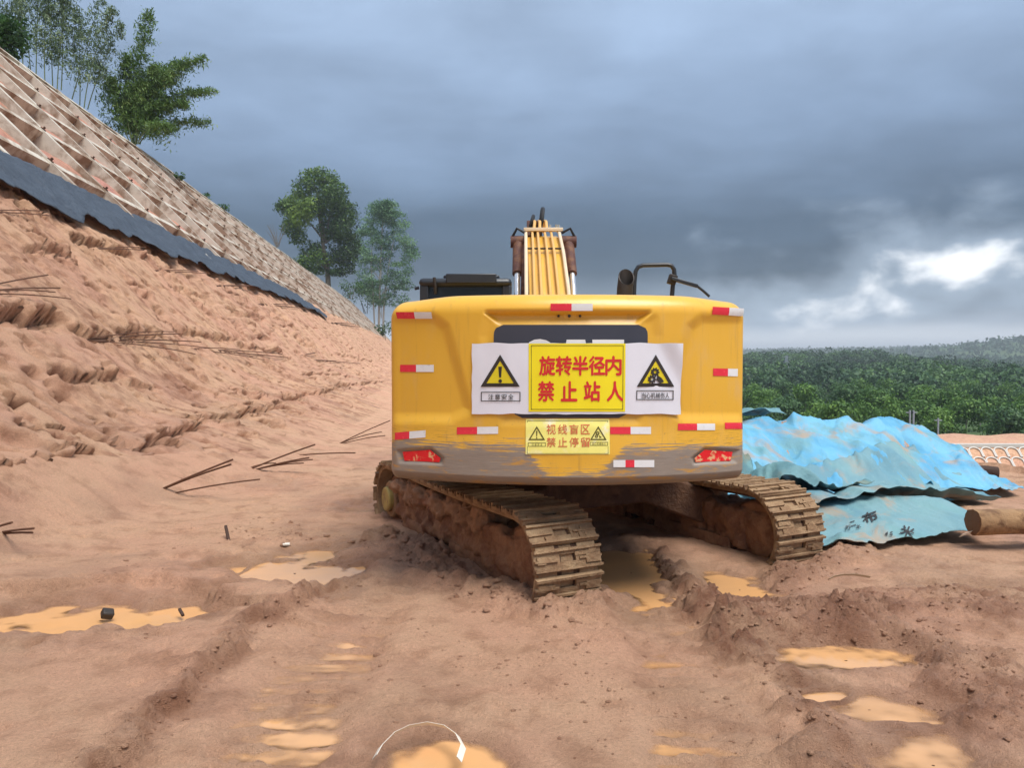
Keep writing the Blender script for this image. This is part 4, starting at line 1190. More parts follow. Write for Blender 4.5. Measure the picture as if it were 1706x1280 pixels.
for side in (-1, 1):
    O = TC + TS * (side * GA)
    def fr_local(Vv):
        return np.array(O)[None] + Vv[:, 0:1] * np.array(TS)[None] + Vv[:, 1:2] * np.array(TD)[None] + Vv[:, 2:3] * np.array([[0, 0, 1.0]])
    tr = empty('track', (0, 0, 0)); par(tr)
    tr['label'] = 'mud-caked track on the left, its near end in front' if side < 0 else 'mud-caked track on the right beside the tarpaulin'
    off = random.random() * per / NS
    for k in range(NS):
        t, z, a = track_path(off + k * per / NS)
        o = bpy.data.objects.new('shoe', shoes[random.randrange(6)])
        C.objects.link(o); o.parent = tr
        nz_ = Vector((0, 0, 1)) * math.cos(a) + TD * (-math.sin(a))
        xd = TS.cross(nz_)
        jit = random.uniform(-0.006, 0.006)
        o.matrix_local = Matrix.Translation(O + TD * t + Vector((0, 0, z + 0.035)) + nz_ * (0.035 + jit)) @ Matrix((xd, TS, nz_)).transposed().to_4x4()
    # chain behind the shoes
    pts = [track_path(q) for q in np.linspace(0, per, 90, endpoint=False)]
    for cs, hw_, nm_ in ((-0.085, 0.03, 'chain_link_row'), (0.085, 0.03, 'chain_link_row'), (-0.19, 0.085, 'packed_mud'), (0.19, 0.085, 'packed_mud'), (0.0, 0.055, 'packed_mud')):
        vs = []; fs = []
        for t, z, a in pts:
            nz_ = Vector((0, 0, 1)) * math.cos(a) + TD * (-math.sin(a))
            base = O + TD * t + Vector((0, 0, z + 0.035)) + TS * cs
            for w_, dn in ((-hw_, 0.022 if hw_ != 0.085 else 0.036), (hw_, 0.022 if hw_ != 0.085 else 0.036), (hw_, -0.075 if hw_ < 0.05 else -0.02), (-hw_, -0.075 if hw_ < 0.05 else -0.02)):
                vs.append(base + TS * w_ + nz_ * dn)
        m_ = len(pts)
        for i in range(m_):
            j = (i + 1) % m_
            for k in range(4):
                fs.append((i * 4 + k, i * 4 + (k + 1) % 4, j * 4 + (k + 1) % 4, j * 4 + k))
        sub(MB().add(vs, fs).build(nm_, M['mud_dark'] if hw_ < 0.05 else M['mud_shoe']), tr)
    sub(lumpy('track_frame', (-0.215, -1.55, 0.22), (0.215, 1.42, 0.62), 0.018, 0.07, M['mud_frame'], 11 + side, 6.0), tr)
    sub(lumpy('caked_mud', (-0.255, -0.9, 0.48), (0.255, 1.45, 0.70), 0.018, 0.12, M['mud_clod_soil'], 21 + side, 8.0, 0.10), tr)
    sub(lumpy('roller_guard', (-0.235, -1.35, 0.13), (0.235, -0.15, 0.30), 0.024, 0.02, M['mud_frame'], 31 + side, 7.0, 0.02), tr)
    sub(lumpy('roller_guard', (-0.235, 0.45, 0.13), (0.235, 1.2, 0.30), 0.024, 0.02, M['mud_frame'], 41 + side, 7.0, 0.02), tr)
    for k in range(7):
        t = -1.32 + k * 0.43
        a = O + TD * t + Vector((0, 0, 0.16))
        sub(MB().cyl(a - TS * 0.20, a + TS * 0.20, 0.085, n=16).build('roller', M['mud_dark']), tr)
    # sprocket and idler with hubs
    for t, nm, r_ in ((HL, 'sprocket', 0.28), (-HL, 'idler_wheel', 0.29)):
        a = O + TD * t + Vector((0, 0, TR + 0.035))
        wh = sub(MB().cyl(a - TS * 0.16, a + TS * 0.16, r_, n=32).build(nm, M['mud_frame'], bevel=0.02), tr)
        sub(MB().cyl(a - TS * 0.24, a + TS * 0.24, 0.22, n=28).build('hub', M['mud_shoe'] if t > 0 else M['mud_frame'], bevel=0.02), tr) if t > 0 else None
        if t > 0:
            sub(MB().cyl(a - TS * 0.30, a + TS * 0.30, 0.15, n=24).build('drive_cover', simple('cover_paint%d' % side, lin(164, 146, 82), 0.6, var=0.3, vscale=10, second=lin(128, 98, 66)), bevel=0.02), tr)
        else:
            sub(lumpy('end_mud', (-0.20, -HL - 0.26, 0.16), (0.20, -HL + 0.3, 0.70), 0.022, 0.06, M['mud_frame'], 51 + side, 6.0, 0.16), tr)
# ------------------------------------------------------------------ concrete lattice on the bank
simple('concrete_beam', lin(198, 190, 176), 0.85, var=0.2, vscale=1.1, bmp=0.35, bscale=18, second=lin(138, 116, 96), thr=(0.42, 0.62))
def bank_pt(s, u, off=0.0):
    x, y = xy(s, u)
    return np.array([x, y, u - U0]) + NRM * off
FALL = np.array([NX * 0.7071, NY * 0.7071, -0.7071]); ALONG = np.array([HX, HY, 0.0])
lat = empty('slope_lattice', bank_pt(30, UB))
tag(lat, 'pale concrete beam grid over the bank above the dark sheet', 'retaining lattice')
def lpar(o):
    o.parent = lat; o.matrix_parent_inverse = Matrix.Translation(-lat.location); return o
def beam(name, path, wdir, wd, dep, seed, mat=None):
    """concrete beam along path (n,3): top at +0.04 above the bank plane, sides running into the soil"""
    n = len(path); vs = []; fs = []
    for i, p in enumerate(path):
        j1 = 0.02 * float(per2(np.float64(i * 0.37), np.float64(seed), 3)); j2 = 0.025 * float(per2(np.float64(i * 0.29), np.float64(seed), 4))
        for sw, dn in ((-0.5, -dep), (-0.5, 0.04 + j2), (0.5, 0.04 + j2), (0.5, -dep)):
            vs.append(p + wdir * (sw * wd + j1) + NRM * dn)
    for i in range(n - 1):
        for k in range(3):
            fs.append((i * 4 + k, i * 4 + k + 1, (i + 1) * 4 + k + 1, (i + 1) * 4 + k))
    fs += [(0, 3, 2, 1), tuple((n - 1) * 4 + k for k in (0, 1, 2, 3))]
    return lpar(MB().add(vs, fs).build(name, mat or M['concrete_beam']))
rib_s = [27.4 + 4.4 * k for k in range(-5, 46)]
for k, s_ in enumerate(rib_s):
    us = np.linspace(UC + 0.1, UB - 0.35, 12)
    beam('sloping_rib', [bank_pt(s_, u_, 0.07) for u_ in us], ALONG, 0.32, 1.25, k)
for k, u_ in enumerate(ROWS):
    sv = np.linspace(4.0, 229, 110)
    beam('cross_beam', [bank_pt(s_, u_, 0.012) for s_ in sv], FALL, 0.34, 1.25, 100 + k)
beam('coping', [bank_pt(s_, UC + 0.12, 0.05 + 0.05 * math.sin(s_ * 0.21)) for s_ in np.linspace(4, 229, 120)], FALL, 0.30, 0.5, 200)
# anchor heads at the crossings that face the camera
am = MB().box((0, 0, 0.04), (0.17, 0.17, 0.10)).cyl((0, 0, 0.08), (0, 0, 0.18), 0.045, n=8)
a0 = am.build('anchor_head', M['mud_dark']); ame = a0.data; bpy.data.objects.remove(a0)
basis = Matrix((Vector(ALONG), Vector(-FALL), Vector(NRM))).transposed().to_4x4()
for s_ in rib_s:
    if 14 < s_ < 110:
        for u_ in ROWS[:4]:
            o = bpy.data.objects.new('anchor_head', ame); C.objects.link(o)
            o.parent = lat
            o.matrix_parent_inverse = Matrix.Translation(-lat.location)
            o.matrix_basis = Matrix.Translation(Vector(bank_pt(s_, u_, 0.05))) @ basis

# dark sheet draped along the bench
nt, b = material('dark_sheet')
oc = objco(nt)
n1 = nt.noise(nt.scale3(oc, 1, 1, 1), 1.6, 5, 0.6, 0.4)
nt.set(b, 'Base Color', nt.mix(n1, lin(42, 51, 62), lin(70, 81, 94)))
b.inputs['Roughness'].default_value = 0.62
bump(nt, b, nt.noise(nt.scale3(oc, 1, 1, 1), 2.6, 6, 0.62, 0.9), 0.9, 0.16)
sv = np.concatenate([np.linspace(4, 30, 200), np.linspace(30.3, 76, 200)]); tv = np.linspace(0, 1, 26)
SGs, TVs = np.meshgrid(sv, tv, indexing='ij')
topu = UB + 0.30 + 0.10 * fbm(SGs, SGs * 0, 2.2, 3, 301) - 0.9 * sst(SGs, 66, 76)
botu = UB - 1.55 + 0.34 * fbm(SGs, SGs * 0 + 5, 2.6, 2, 302) + 0.03 * fbm(SGs, SGs * 0 + 5, 0.5, 2, 303) + 0.25 * sst(SGs, 30, 55) - 0.25 * sst(SGs, 60, 76)
Ug = topu + (botu - topu) * TVs
offs = 0.13 + 0.10 * fbm(SGs * 0.5 + TVs, TVs * 1.2, 0.9, 3, 304) + 0.02 * fbm(SGs * 2 + TVs * 3, TVs, 0.5, 3, 305) + 0.14 * TVs
Xs, Ys = xy(SGs, Ug)
Vs = np.stack([Xs, Ys, Ug - U0], -1) + NRM * offs[..., None]
sh = grid('geotextile_sheet', Vs, M['dark_sheet'], flip=True)
sm = sh.modifiers.new('solid', 'SOLIDIFY'); sm.thickness = 0.02
tag(sh, 'long dark blue-grey sheet draped along the bench of the slope', 'sheet')

# ------------------------------------------------------------------ steel bars sticking out of the slope
simple('rusty_steel', lin(98, 66, 46), 0.8, var=0.35, vscale=30, bmp=0.4, bscale=120)
BARS = [((222, 832), [(388, 766), (385, 774), (433, 799), (300, 840)], 'bundle of rusty bars fanning out at the foot of the slope'),
        ((395, 787), [(525, 741), (515, 763), (521, 766), (506, 772), (460, 772)], 'rusty bar bundle on the talus with bent ends near the berm'),
        ((482, 754), [(592, 755), (585, 772), (545, 768), (575, 778)], 'low rusty bars fanning right just behind another bundle'),
        ((562, 738), [(650, 701), (642, 726), (636, 720)], 'rusty bars rising beside the edge of the counterweight'),
        ((145, 560), [(300, 556), (335, 570), (350, 580), (325, 590), (290, 553)], 'thick bar bundle curving out of the middle of the slope'),
        ((312, 577), [(480, 596), (470, 590), (400, 583), (440, 600)], 'long bars running on from the middle bundle'),
        ((478, 597), [(525, 588), (560, 602), (645, 612), (600, 606)], 'thin far bars halfway up the slope'),
        ((-70, 482), [(80, 458), (100, 480), (118, 498), (92, 487)], 'rusty bars entering from the left above a dark ledge'),
        ((-60, 896), [(20, 871), (56, 881), (54, 888)], 'short cut bars low at the left edge'),
        ((130, 411), [(243, 412), (240, 417)], 'pair of bars just under the dark sheet'),
        ((246, 447), [(350, 456), (330, 452)], 'thin bars below the dark sheet, second from the left'),
        ((345, 474), [(432, 478), (420, 476)], 'thin bars below the dark sheet, third from the left'),
        ((420, 504), [(500, 508), (520, 515)], 'thin bars under the far end of the sheet'),
        ((540, 536), [(600, 545), (590, 540)], 'far thin bars on the slope near the counterweight'),
        ((-40, 346), [(82, 359), (76, 352)], 'dark bars at the left edge under the sheet'),
        ((395, 686), [(450, 683), (440, 681)], 'short thin bars low on the slope')]
for (rx, ry), tips, lb in BARS:
    (_, _), p0 = slope_ray(rx, ry, 0.0)
    # near the foot the bars stand on the talus instead of the plane
    if ry > 720:
        for it in range(40):
            s0, u0 = su(p0[0], p0[1]); zz0 = float(base_h(np.array([s0]), np.array([u0]))[0])
            p0 = np.array(ground_at(rx, ry, zz0)) if abs(p0[2] - zz0) > 1e-4 else p0
    root = empty('rebar_bundle', p0)
    tag(root, lb, 'steel bars', 'steel bars sticking out of the slope')
    for k, (tx, ty) in enumerate(tips):
        if ry > 720:
            Yt = p0[1] - (1.3 if rx < 0 else 0.15) + 0.05 * k
            p1 = at(tx, ty, Yt)
        else:
            (_, _), p1 = slope_ray(tx, ty, 0.24 + 0.03 * k)
        a, c = Vector(p0) - Vector(NRM) * 0.12, Vector(p1)
        mid = (a + c) / 2 + Vector((0, 0, 0.05 + 0.02 * k)) + Vector((random.uniform(-.03, .03), random.uniform(-.03, .03), 0))
        pts = [a * (1 - t) ** 2 + mid * 2 * t * (1 - t) + c * t * t for t in np.linspace(0, 1, 9)]
        r_ = max(0.011, 0.00062 * p0[1])
        o = MB().tube(pts, r_ * (1.25 if len(tips) > 3 and k < 2 else 1.0), 6).build('bar', M['rusty_steel'])
        o.parent = root; o.matrix_parent_inverse = Matrix.Translation(-root.location)

# ------------------------------------------------------------------ tarpaulins: small cloth relaxation over a spoil heap
def cloth(nx_, ny_, x0, x1, y0, y1, hfun, slack=1.08, it=160, seed=0, lift=0.25, skew=None):
    """rectangular sheet dropped on hfun(x, y); returns (ny, nx, 3)"""
    rs = np.random.RandomState(seed)
    a, b_ = np.meshgrid(np.linspace(0, 1, nx_), np.linspace(0, 1, ny_))
    Xc = x0 + (x1 - x0) * a; Yc_ = y0 + (y1 - y0) * b_
    if skew: Xc, Yc_ = skew(a, b_, Xc, Yc_)
    P = np.stack([Xc, Yc_, hfun(Xc, Yc_) + lift], -1)
    P += 0.02 * rs.randn(*P.shape)
    P[..., 2] += 0.10 * np.abs(fbm(Xc, Yc_, 0.5, 3, seed + 900))
    lx = np.hypot(np.diff(Xc, axis=1), np.diff(Yc_, axis=1)) * slack
    ly = np.hypot(np.diff(Xc, axis=0), np.diff(Yc_, axis=0)) * slack
    ld = np.hypot(Xc[1:, 1:] - Xc[:-1, :-1], Yc_[1:, 1:] - Yc_[:-1, :-1]) * slack
    le = np.hypot(Xc[1:, :-1] - Xc[:-1, 1:], Yc_[1:, :-1] - Yc_[:-1, 1:]) * slack
    Vv = np.zeros_like(P); rim = P[..., :2].copy(); bd = np.zeros(P.shape[:2], bool); bd[0] = bd[-1] = True; bd[:, 0] = bd[:, -1] = True
    def con(A, B, L, k):
        d = B - A; n_ = np.linalg.norm(d, axis=-1) + 1e-9
        c = (0.5 * k * (n_ - L) / n_)[..., None] * d
        A += c; B -= c
    for step in range(it):
        old = P.copy()
        Vv *= 0.93
        Vv[..., 2] -= 0.010
        P += Vv
        for rep in range(3):
            for o_ in (0, 1):
                n2 = lx[:, o_::2].shape[1]
                con(P[:, o_:o_ + 2 * n2:2][:, :n2], P[:, o_ + 1::2][:, :n2], lx[:, o_::2], 1.0)
                n2 = ly[o_::2].shape[0]
                con(P[o_:o_ + 2 * n2:2][:n2], P[o_ + 1::2][:n2], ly[o_::2], 1.0)
            con(P[:, :-2], P[:, 2:], lx[:, 1:] * 2, 0.12); con(P[:-2], P[2:], ly[1:] * 2, 0.12)
            con(P[:-1, :-1], P[1:, 1:], ld, 0.25)
            con(P[:-1, 1:], P[1:, :-1], le, 0.25)
            P[bd, :2] = rim[bd]
        hz = hfun(P[..., 0], P[..., 1]) + 0.012
        pen = hz - P[..., 2]
        m = pen > 0
        P[..., 2] = np.where(m, hz, P[..., 2])
        fr = 0.75
        P[..., 0] = np.where(m, old[..., 0] * fr + P[..., 0] * (1 - fr), P[..., 0])
        P[..., 1] = np.where(m, old[..., 1] * fr + P[..., 1] * (1 - fr), P[..., 1])
        Vv = np.clip(P - old, -0.05, 0.05)
    return P
def heap_h(x, y):
    """spoil heap under the blue sheet"""
    # ridge line from left-near (high) to right-far (low)
    t = np.clip((x - 2.6) / 4.2, -0.3, 1.4)
    yr = 10.5 + 1.9 * t
    hr = np.interp(t, [-0.3, 0.0, 0.25, 0.5, 0.85, 0.97, 1.03, 1.08, 1.2], [1.0, 1.05, 0.96, 0.88, 0.80, 0.68, 0.46, 0.12, 0.0])
    d = (y - yr)
    w_ = np.where(d < 0, 1.75, 1.5)
    g = hr * np.clip(1 - (np.abs(d) / w_) ** 1.5, 0, 1)
    g = g * (1 + 0.18 * fbm(x, y, 1.1, 3, 401)) + 0.05 * fbm(x, y, 0.4, 3, 402) * (g > 0.03)
    return np.maximum(g, 0) + np.maximum(ground_z(x, y), -0.02)
simple_soil = M['ground_soil']
hx_, hy_ = np.meshgrid(np.linspace(1.9, 8.2, 90), np.linspace(8.6, 14.6, 80))
hz_ = heap_h(hx_, hy_)
hp_ = grid('spoil_heap', np.stack([hx_, hy_, hz_ - 0.02], -1), M['ground_soil'])
tag(hp_, 'low heap of brown soil under the blue tarpaulin', 'soil heap')
def tarp_material(name, a, b_, c_, stain, back):
    nt, b = material(name)
    oc = objco(nt)
    n1 = nt.noise(oc, 1.1, 4, 0.55, 0.5); n2 = nt.noise(oc, 2.0, 6, 0.65, 0.6); n3 = nt.noise(oc, 14, 5, 0.7)
    cc = nt.mix(nt.smooth(n1, 0.38, 0.62), a, b_)
    cc = nt.mix(nt.math('MULTIPLY', nt.smooth(n3, 0.55, 0.75), 0.5), cc, c_)
    cc = nt.mix(nt.math('MULTIPLY', nt.smooth(nt.noise(nt.scale3(oc, 1, 1, 1, (9, 3, 2)), 1.7, 5, 0.6, 0.7), 0.5, 0.68), 0.7), cc, lin(116, 160, 162))
    dirt = nt.smooth(nt.noise(nt.scale3(oc, 1, 1, 1, (4, 2, 1)), 1.4, 6, 0.62, 0.8), 0.52, 0.68)
    cc = nt.mix(nt.math('MULTIPLY', dirt, 0.8), cc, stain)
    geo = nt.n('ShaderNodeNewGeometry').outputs['Backfacing']
    cc = nt.mix(geo, cc, back)
    nt.set(b, 'Base Color', cc)
    nt.set(b, 'Roughness', nt.math('ADD', 0.38, nt.math('MULTIPLY', n3, 0.3)))
    b.inputs['Specular IOR Level'].default_value = 0.45
    wv = nt.n('ShaderNodeTexWave', {'Vector': oc, 'Scale': 90, 'Distortion': 1.0})
    bump(nt, b, nt.math('ADD', nt.noise(oc, 6, 6, 0.65, 0.8), nt.math('MULTIPLY', wv.outputs[1], 0.04)), 0.55, 0.05)
tarp_material('blue_tarp', lin(114, 180, 210), lin(88, 160, 196), lin(156, 200, 214), lin(176, 150, 124), lin(92, 130, 140))
tarp_material('pale_tarp', lin(122, 160, 166), lin(102, 146, 160), lin(146, 172, 174), lin(172, 146, 120), lin(96, 124, 122))
tarp_material('teal_tarp', lin(76, 118, 126), lin(108, 150, 158), lin(62, 92, 92), lin(128, 128, 104), lin(90, 120, 116))

def finish_tarp(name, P, mat, label, fold=0.05, seed=0):
    P = P.copy()
    for _ in range(4):                       # take the grid jitter out, rim included
        Q = P.copy(); Q[1:-1] = 0.5 * P[1:-1] + 0.25 * (P[:-2] + P[2:]); P = Q.copy()
        P[:, 1:-1] = 0.5 * Q[:, 1:-1] + 0.25 * (Q[:, :-2] + Q[:, 2:])
    # creases: sharp ridges that wander, strongest where the sheet hangs free
    X_, Y_ = P[..., 0], P[..., 1]
    wx_ = X_ + 0.30 * fbm(X_, Y_, 0.9, 2, 501 + seed); wy_ = Y_ + 0.30 * fbm(X_, Y_, 0.9, 2, 511 + seed)
    sab = lambda q: np.sqrt(q * q + 0.0012)
    r1 = 1 - 2 * sab(per2((wx_ * 0.8 + wy_ * 0.6) / 0.62, (wy_ * 0.8 - wx_ * 0.6) / 1.5, 521 + seed))
    r2 = 1 - 2 * sab(per2((wx_ * 0.9 - wy_ * 0.45) / 0.36, (wy_ * 0.9 + wx_ * 0.45) / 0.95, 531 + seed))
    r3 = 1 - 2 * sab(per2(wx_ / 0.17, wy_ / 0.3, 541 + seed))
    P = P.copy(); P[..., 2] += fold * (r1 * 1.0 + r2 * 0.7 + r3 * 0.32 - 0.5) + fold * 0.5
    # P runs away from the camera by row; normals up
    o = grid(name, P, M[mat])
    ms = o.modifiers.new('solid', 'SOLIDIFY'); ms.thickness = 0.006
    tag(o, label, 'tarpaulin')
    return o, P
Pm = cloth(190, 140, 1.95, 7.1, 8.75, 12.3, heap_h, 1.05, 120, 1, skew=lambda a, b_, X_, Y_: (X_ + 0.12 * np.sin(b_ * 9) * a, Y_ + 0.15 * np.sin(a * 11) * (1 - b_) + 1.9 * (X_ - 2.6) / 4.2))
finish_tarp('tarpaulin', Pm, 'blue_tarp', 'large bright blue tarpaulin covering the heap behind the right track', 0.075, 1)
def low_h(x, y):
    g = 0.30 * np.exp(-(((x - 4.4) / 1.5) ** 2 + ((y - 8.75) / 0.42) ** 2)) + 0.12 * np.exp(-(((x - 3.7) / 0.7) ** 2 + ((y - 8.1) / 0.35) ** 2)) + 0.10 * np.exp(-(((x - 5.0) / 0.8) ** 2 + ((y - 8.15) / 0.3) ** 2))
    return np.maximum(g, 0) + np.maximum(ground_z(x, y), -0.03) + 0.02
def sk(a, b_, X_, Y_):
    return X_ + 0.12 * np.sin(b_ * 5) + 0.10 * b_, Y_ - 0.28 * np.exp(-((a - 0.22) / 0.14) ** 2) * (1 - b_) + 0.35 * a * (1 - b_) * 0.9 + 0.05 * np.sin(a * 9)
Pl = cloth(130, 80, 3.0, 4.95, 7.62, 8.95, low_h, 1.10, 130, 2, skew=sk)
tp, Pl = finish_tarp('tarpaulin', Pl, 'pale_tarp', 'pale blue tarpaulin lying flat in front of the heap, black writing on it', 0.022, 2)
def low2_h(x, y):
    g = low_h(x, y) + 0.10
    return np.maximum(g, heap_h(x, y) + 0.05)
def sk2(a, b_, X_, Y_):
    return X_ + 0.25 * (a - 0.5) * b_, Y_ + 0.22 * np.abs(a - 0.45) - 0.05 * np.sin(7 * a) + 1.3 * a * b_ + 0.5 * a
P2_ = cloth(130, 60, 3.15, 5.75, 8.42, 9.35, low2_h, 1.14, 130, 3, skew=sk2)
finish_tarp('tarpaulin', P2_, 'pale_tarp', 'greyish pale tarpaulin fold between the flat sheet and the heap', 0.05, 3)
def low3_h(x, y):
    return np.maximum(low2_h(x, y), 0.10 + 0.45 * np.exp(-(((x - 3.25) / 0.55) ** 2 + ((y - 9.05) / 0.5) ** 2)))
P3_ = cloth(70, 60, 2.75, 4.1, 8.75, 9.55, low3_h, 1.32, 130, 4)
finish_tarp('tarpaulin', P3_, 'teal_tarp', 'crumpled dark teal tarpaulin beside the right track', 0.09, 4)
P4_ = cloth(70, 40, 5.2, 6.35, 9.7, 10.5, lambda x, y: np.maximum(heap_h(x, y), 0.05 + ground_z(x, y)), 1.12, 110, 5, skew=lambda a, b_, X_, Y_: (X_, Y_ + 0.35 * a))
finish_tarp('tarpaulin', P4_, 'pale_tarp', 'trailing blue tarpaulin corner on the sand at the right end of the heap')
P5_ = cloth(46, 30, 3.0, 3.9, 10.9, 11.4, lambda x, y: heap_h(x, y) + 0.12 + 0.10 * np.exp(-(((x - 3.4) / 0.22) ** 2)), 1.2, 100, 6)
finish_tarp('tarpaulin', P5_, 'teal_tarp', 'grey crumpled sheet end on top of the heap')
# writing on the flat sheet
def tarp_fn(P):
    flat = P.reshape(-1, 3); N_ = flat.shape[0]
    pr = np.stack(proj(flat[:, 0], flat[:, 1], flat[:, 2]), -1)
    def f(px, py):
        d = np.hypot(pr[:, 0] - px, pr[:, 1] - py); i = np.argsort(d)[:4]
        wt_ = 1 / (d[i] + 0.5); q = (flat[i] * wt_[:, None]).sum(0) / wt_.sum()
        r_ = at(px, py, q[1] - 0.012)
        return np.array([r_[0], r_[1], r_[2] + 0.010])
    return f
tfn = tarp_fn(Pl)
def slanted(ch, x, y, wd, ht, rot):
    me = text_mesh(ch, 0.02); co = np.array([v.co[:2] for v in me.vertices]); lo, hi = co.min(0), co.max(0)
    t = (co - (lo + hi) / 2) / (hi - lo)
    c_, s__ = math.cos(rot), math.sin(rot)
    vs = [tuple(tfn(x + c_ * a * wd + s__ * b_ * ht, y + s__ * a * wd - c_ * b_ * ht)) for a, b_ in t]
    fs = [tuple(p.vertices) for p in me.polygons]
    return vs, fs
vs, fs = [], []
for ch, x, y, wd, ht, rot in (('布', 1449, 863, 26, 18, -0.35), ('米', 1512, 887, 24, 17, 0.35), ('二', 1421, 874, 10, 8, -0.3), ('防', 1414, 880, 9, 7, -0.3), ('水', 1430, 879, 9, 7, -0.3), ('5', 1485, 891, 5, 7, 0.2), ('4', 1477, 891, 5, 7, 0.2)):
    v_, f_ = slanted(ch, x, y, wd, ht, rot); b0 = len(vs); vs += v_; fs += [tuple(b0 + i for i in q) for q in f_]
me = bpy.data.meshes.new('black_writing'); me.from_pydata(vs, [], fs); me.materials.append(M['black_print'])
o = bpy.data.objects.new('black_writing', me); C.objects.link(o); o.parent = tp

# ------------------------------------------------------------------ timber and small things
simple('log_bark', lin(150, 118, 84), 0.9, var=0.35, vscale=6, bmp=0.9, bscale=14, second=lin(104, 74, 50))
simple('log_end', lin(112, 78, 52), 0.85, var=0.25, vscale=14, bmp=0.5, bscale=30)
simple('dark_wood', lin(66, 46, 36), 0.85, var=0.3, vscale=10, bmp=0.6)
simple('white_strap', lin(226, 220, 206), 0.5, var=0.1)
simple('yellowed_strap', lin(206, 190, 160), 0.5, var=0.15)
def log(name, a, b_, r_, label, seed, mat='log_bark'):
    a, b_ = np.array(a), np.array(b_); d = b_ - a; L = np.linalg.norm(d); d = d / L
    sx_ = np.cross(d, [0, 0, 1.0]); sx_ /= np.linalg.norm(sx_); sz_ = np.cross(sx_, d)
    nL = max(14, int(L / 0.05)); n_ = 28
    tt, aa = np.meshgrid(np.linspace(0, 1, nL), np.linspace(0, 2 * math.pi, n_, endpoint=False), indexing='ij')
    rr = r_ * (1 + 0.10 * per3(tt * 3, np.cos(aa) * 1.5 + 5, np.sin(aa) * 1.5, seed) + 0.05 * per3(tt * 9, np.cos(aa) * 5, np.sin(aa) * 5, seed + 1)) * (1 - 0.1 * tt)
    bow = 0.05 * L * 0.1 * np.sin(tt * 3)
    Pt = a + d * (tt * L)[..., None] + sx_ * (rr * np.cos(aa) + bow)[..., None] + sz_ * (rr * np.sin(aa))[..., None]
    Vv = Pt.reshape(-1, 3); i = np.arange(nL * n_).reshape(nL, n_)
    f = np.stack([i[:-1], np.roll(i[:-1], -1, 1), np.roll(i[1:], -1, 1), i[1:]], -1).reshape(-1, 4)
    root = empty(name, a); tag(root, label, 'timber')
    o = mesh_np('bark', Vv, f[:, ::-1], M[mat]); o.parent = root; o.matrix_parent_inverse = Matrix.Translation(-root.location)
    for end, nm in ((0, 'cut_end'), (nL - 1, 'cut_end')):
        ring = Pt[end]; c = ring.mean(0) - d * (0.012 if end == 0 else -0.012)
        rg = c + (ring - c) * 0.97
        V2_ = np.vstack([[c], rg, ring]); ff = [(0, 1 + k, 1 + (k + 1) % n_) for k in range(n_)]
        ff += [(1 + k, 1 + n_ + k, 1 + n_ + (k + 1) % n_) for k in range(n_)] + [(1 + k, 1 + n_ + (k + 1) % n_, 1 + (k + 1) % n_) for k in range(n_)]
        if end: ff = [q[::-1] for q in ff]
        o = mesh_np(nm, V2_, ff, M['log_end'], smooth=False); o.parent = root; o.matrix_parent_inverse = Matrix.Translation(-root.location)
    return root
g_ = ground_at(1612, 892, 0.10)
log('log', (g_[0] + 0.05, g_[1], 0.235), (g_[0] + 3.2, g_[1] + 0.25, 0.20), 0.128, 'thick pale log lying on the sand with its cut end towards the tarpaulin', 5)
g2 = at(1640, 787, 12.0)
log('timber_block', (g2[0] - 0.25, g2[1], g2[2] + 0.02), (g2[0] + 0.14, g2[1] - 0.1, g2[2]), 0.105, 'short dark wooden block at the right end of the tarpaulin heap', 9, 'dark_wood')
def strap(name, pts, wd, mat, label):
    pts = [Vector(p) for p in pts]; vs = []; fs = []
    for i, p in enumerate(pts):
        t = (pts[min(i + 1, len(pts) - 1)] - pts[max(i - 1, 0)]).normalized()
        up_ = Vector((0, 0, 1)); sd_ = t.cross(up_).normalized()
        q = (up_ * 0.75 + sd_ * 0.66) * wd / 2; th = sd_ * 0.0015
        vs += [p - q - th, p + q - th, p + q + th, p - q + th]
    for i in range(len(pts) - 1):
        for k in range(4):
            fs.append((i * 4 + k, i * 4 + (k + 1) % 4, i * 4 + 4 + (k + 1) % 4, i * 4 + 4 + k))
    return tag(MB().add(vs, fs).build(name, M[mat]), label, 'strap')
sp_ = [(624, 1264), (634, 1250), (655, 1232), (680, 1222), (712, 1217), (742, 1222), (762, 1234), (772, 1250), (765, 1268)]
cpts = []
for k, q in enumerate(sp_):
    p = ground_at(*q, 0.0); t = k / (len(sp_) - 1)
    cpts.append((p[0], p[1], 0.005 + 0.03 * math.sin(math.pi * t)))
strap('packing_strap', cpts, 0.034, 'white_strap', 'white plastic packing strap bowed over the puddle in the foreground')
sp_ = [(1380, 966), (1390, 961), (1405, 958), (1425, 958), (1450, 962)]
p0 = ground_at(1415, 962, 0.10)
cpts = [at(q[0], q[1], p0[1]) for q in sp_]
strap('packing_strap', cpts, 0.03, 'yellowed_strap', 'pale plastic strap curving over the churned mud on the right')
nm_ = [(at(1600, 893, 7.55)), (at(1640, 880, 8.0)), (at(1668, 884, 8.05)), (at(1706, 888, 8.0)), (at(1760, 890, 8.0))]
strap('packing_strap', nm_, 0.05, 'white_strap', 'pale edging strip trailing from the tarpaulin past the log')
def scrap(name, px, py, dims, rot, mat, label, dz=0.03):
    p = ground_at(px, py, -0.03); o = MB().box((0, 0, 0), dims).build(name, M[mat], bevel=min(dims) * 0.2)
    o.location = (p[0], p[1], max(float(ground_z(p[0], p[1])), -0.055) + dz); o.rotation_euler = rot
    return tag(o, label, 'debris')
scrap('brick_fragment', 179, 1022, (0.085, 0.07, 0.06), (0.5, 0.3, 0.7), 'dark_steel', 'dark stone block half sunk at the edge of the left puddle', 0.02)
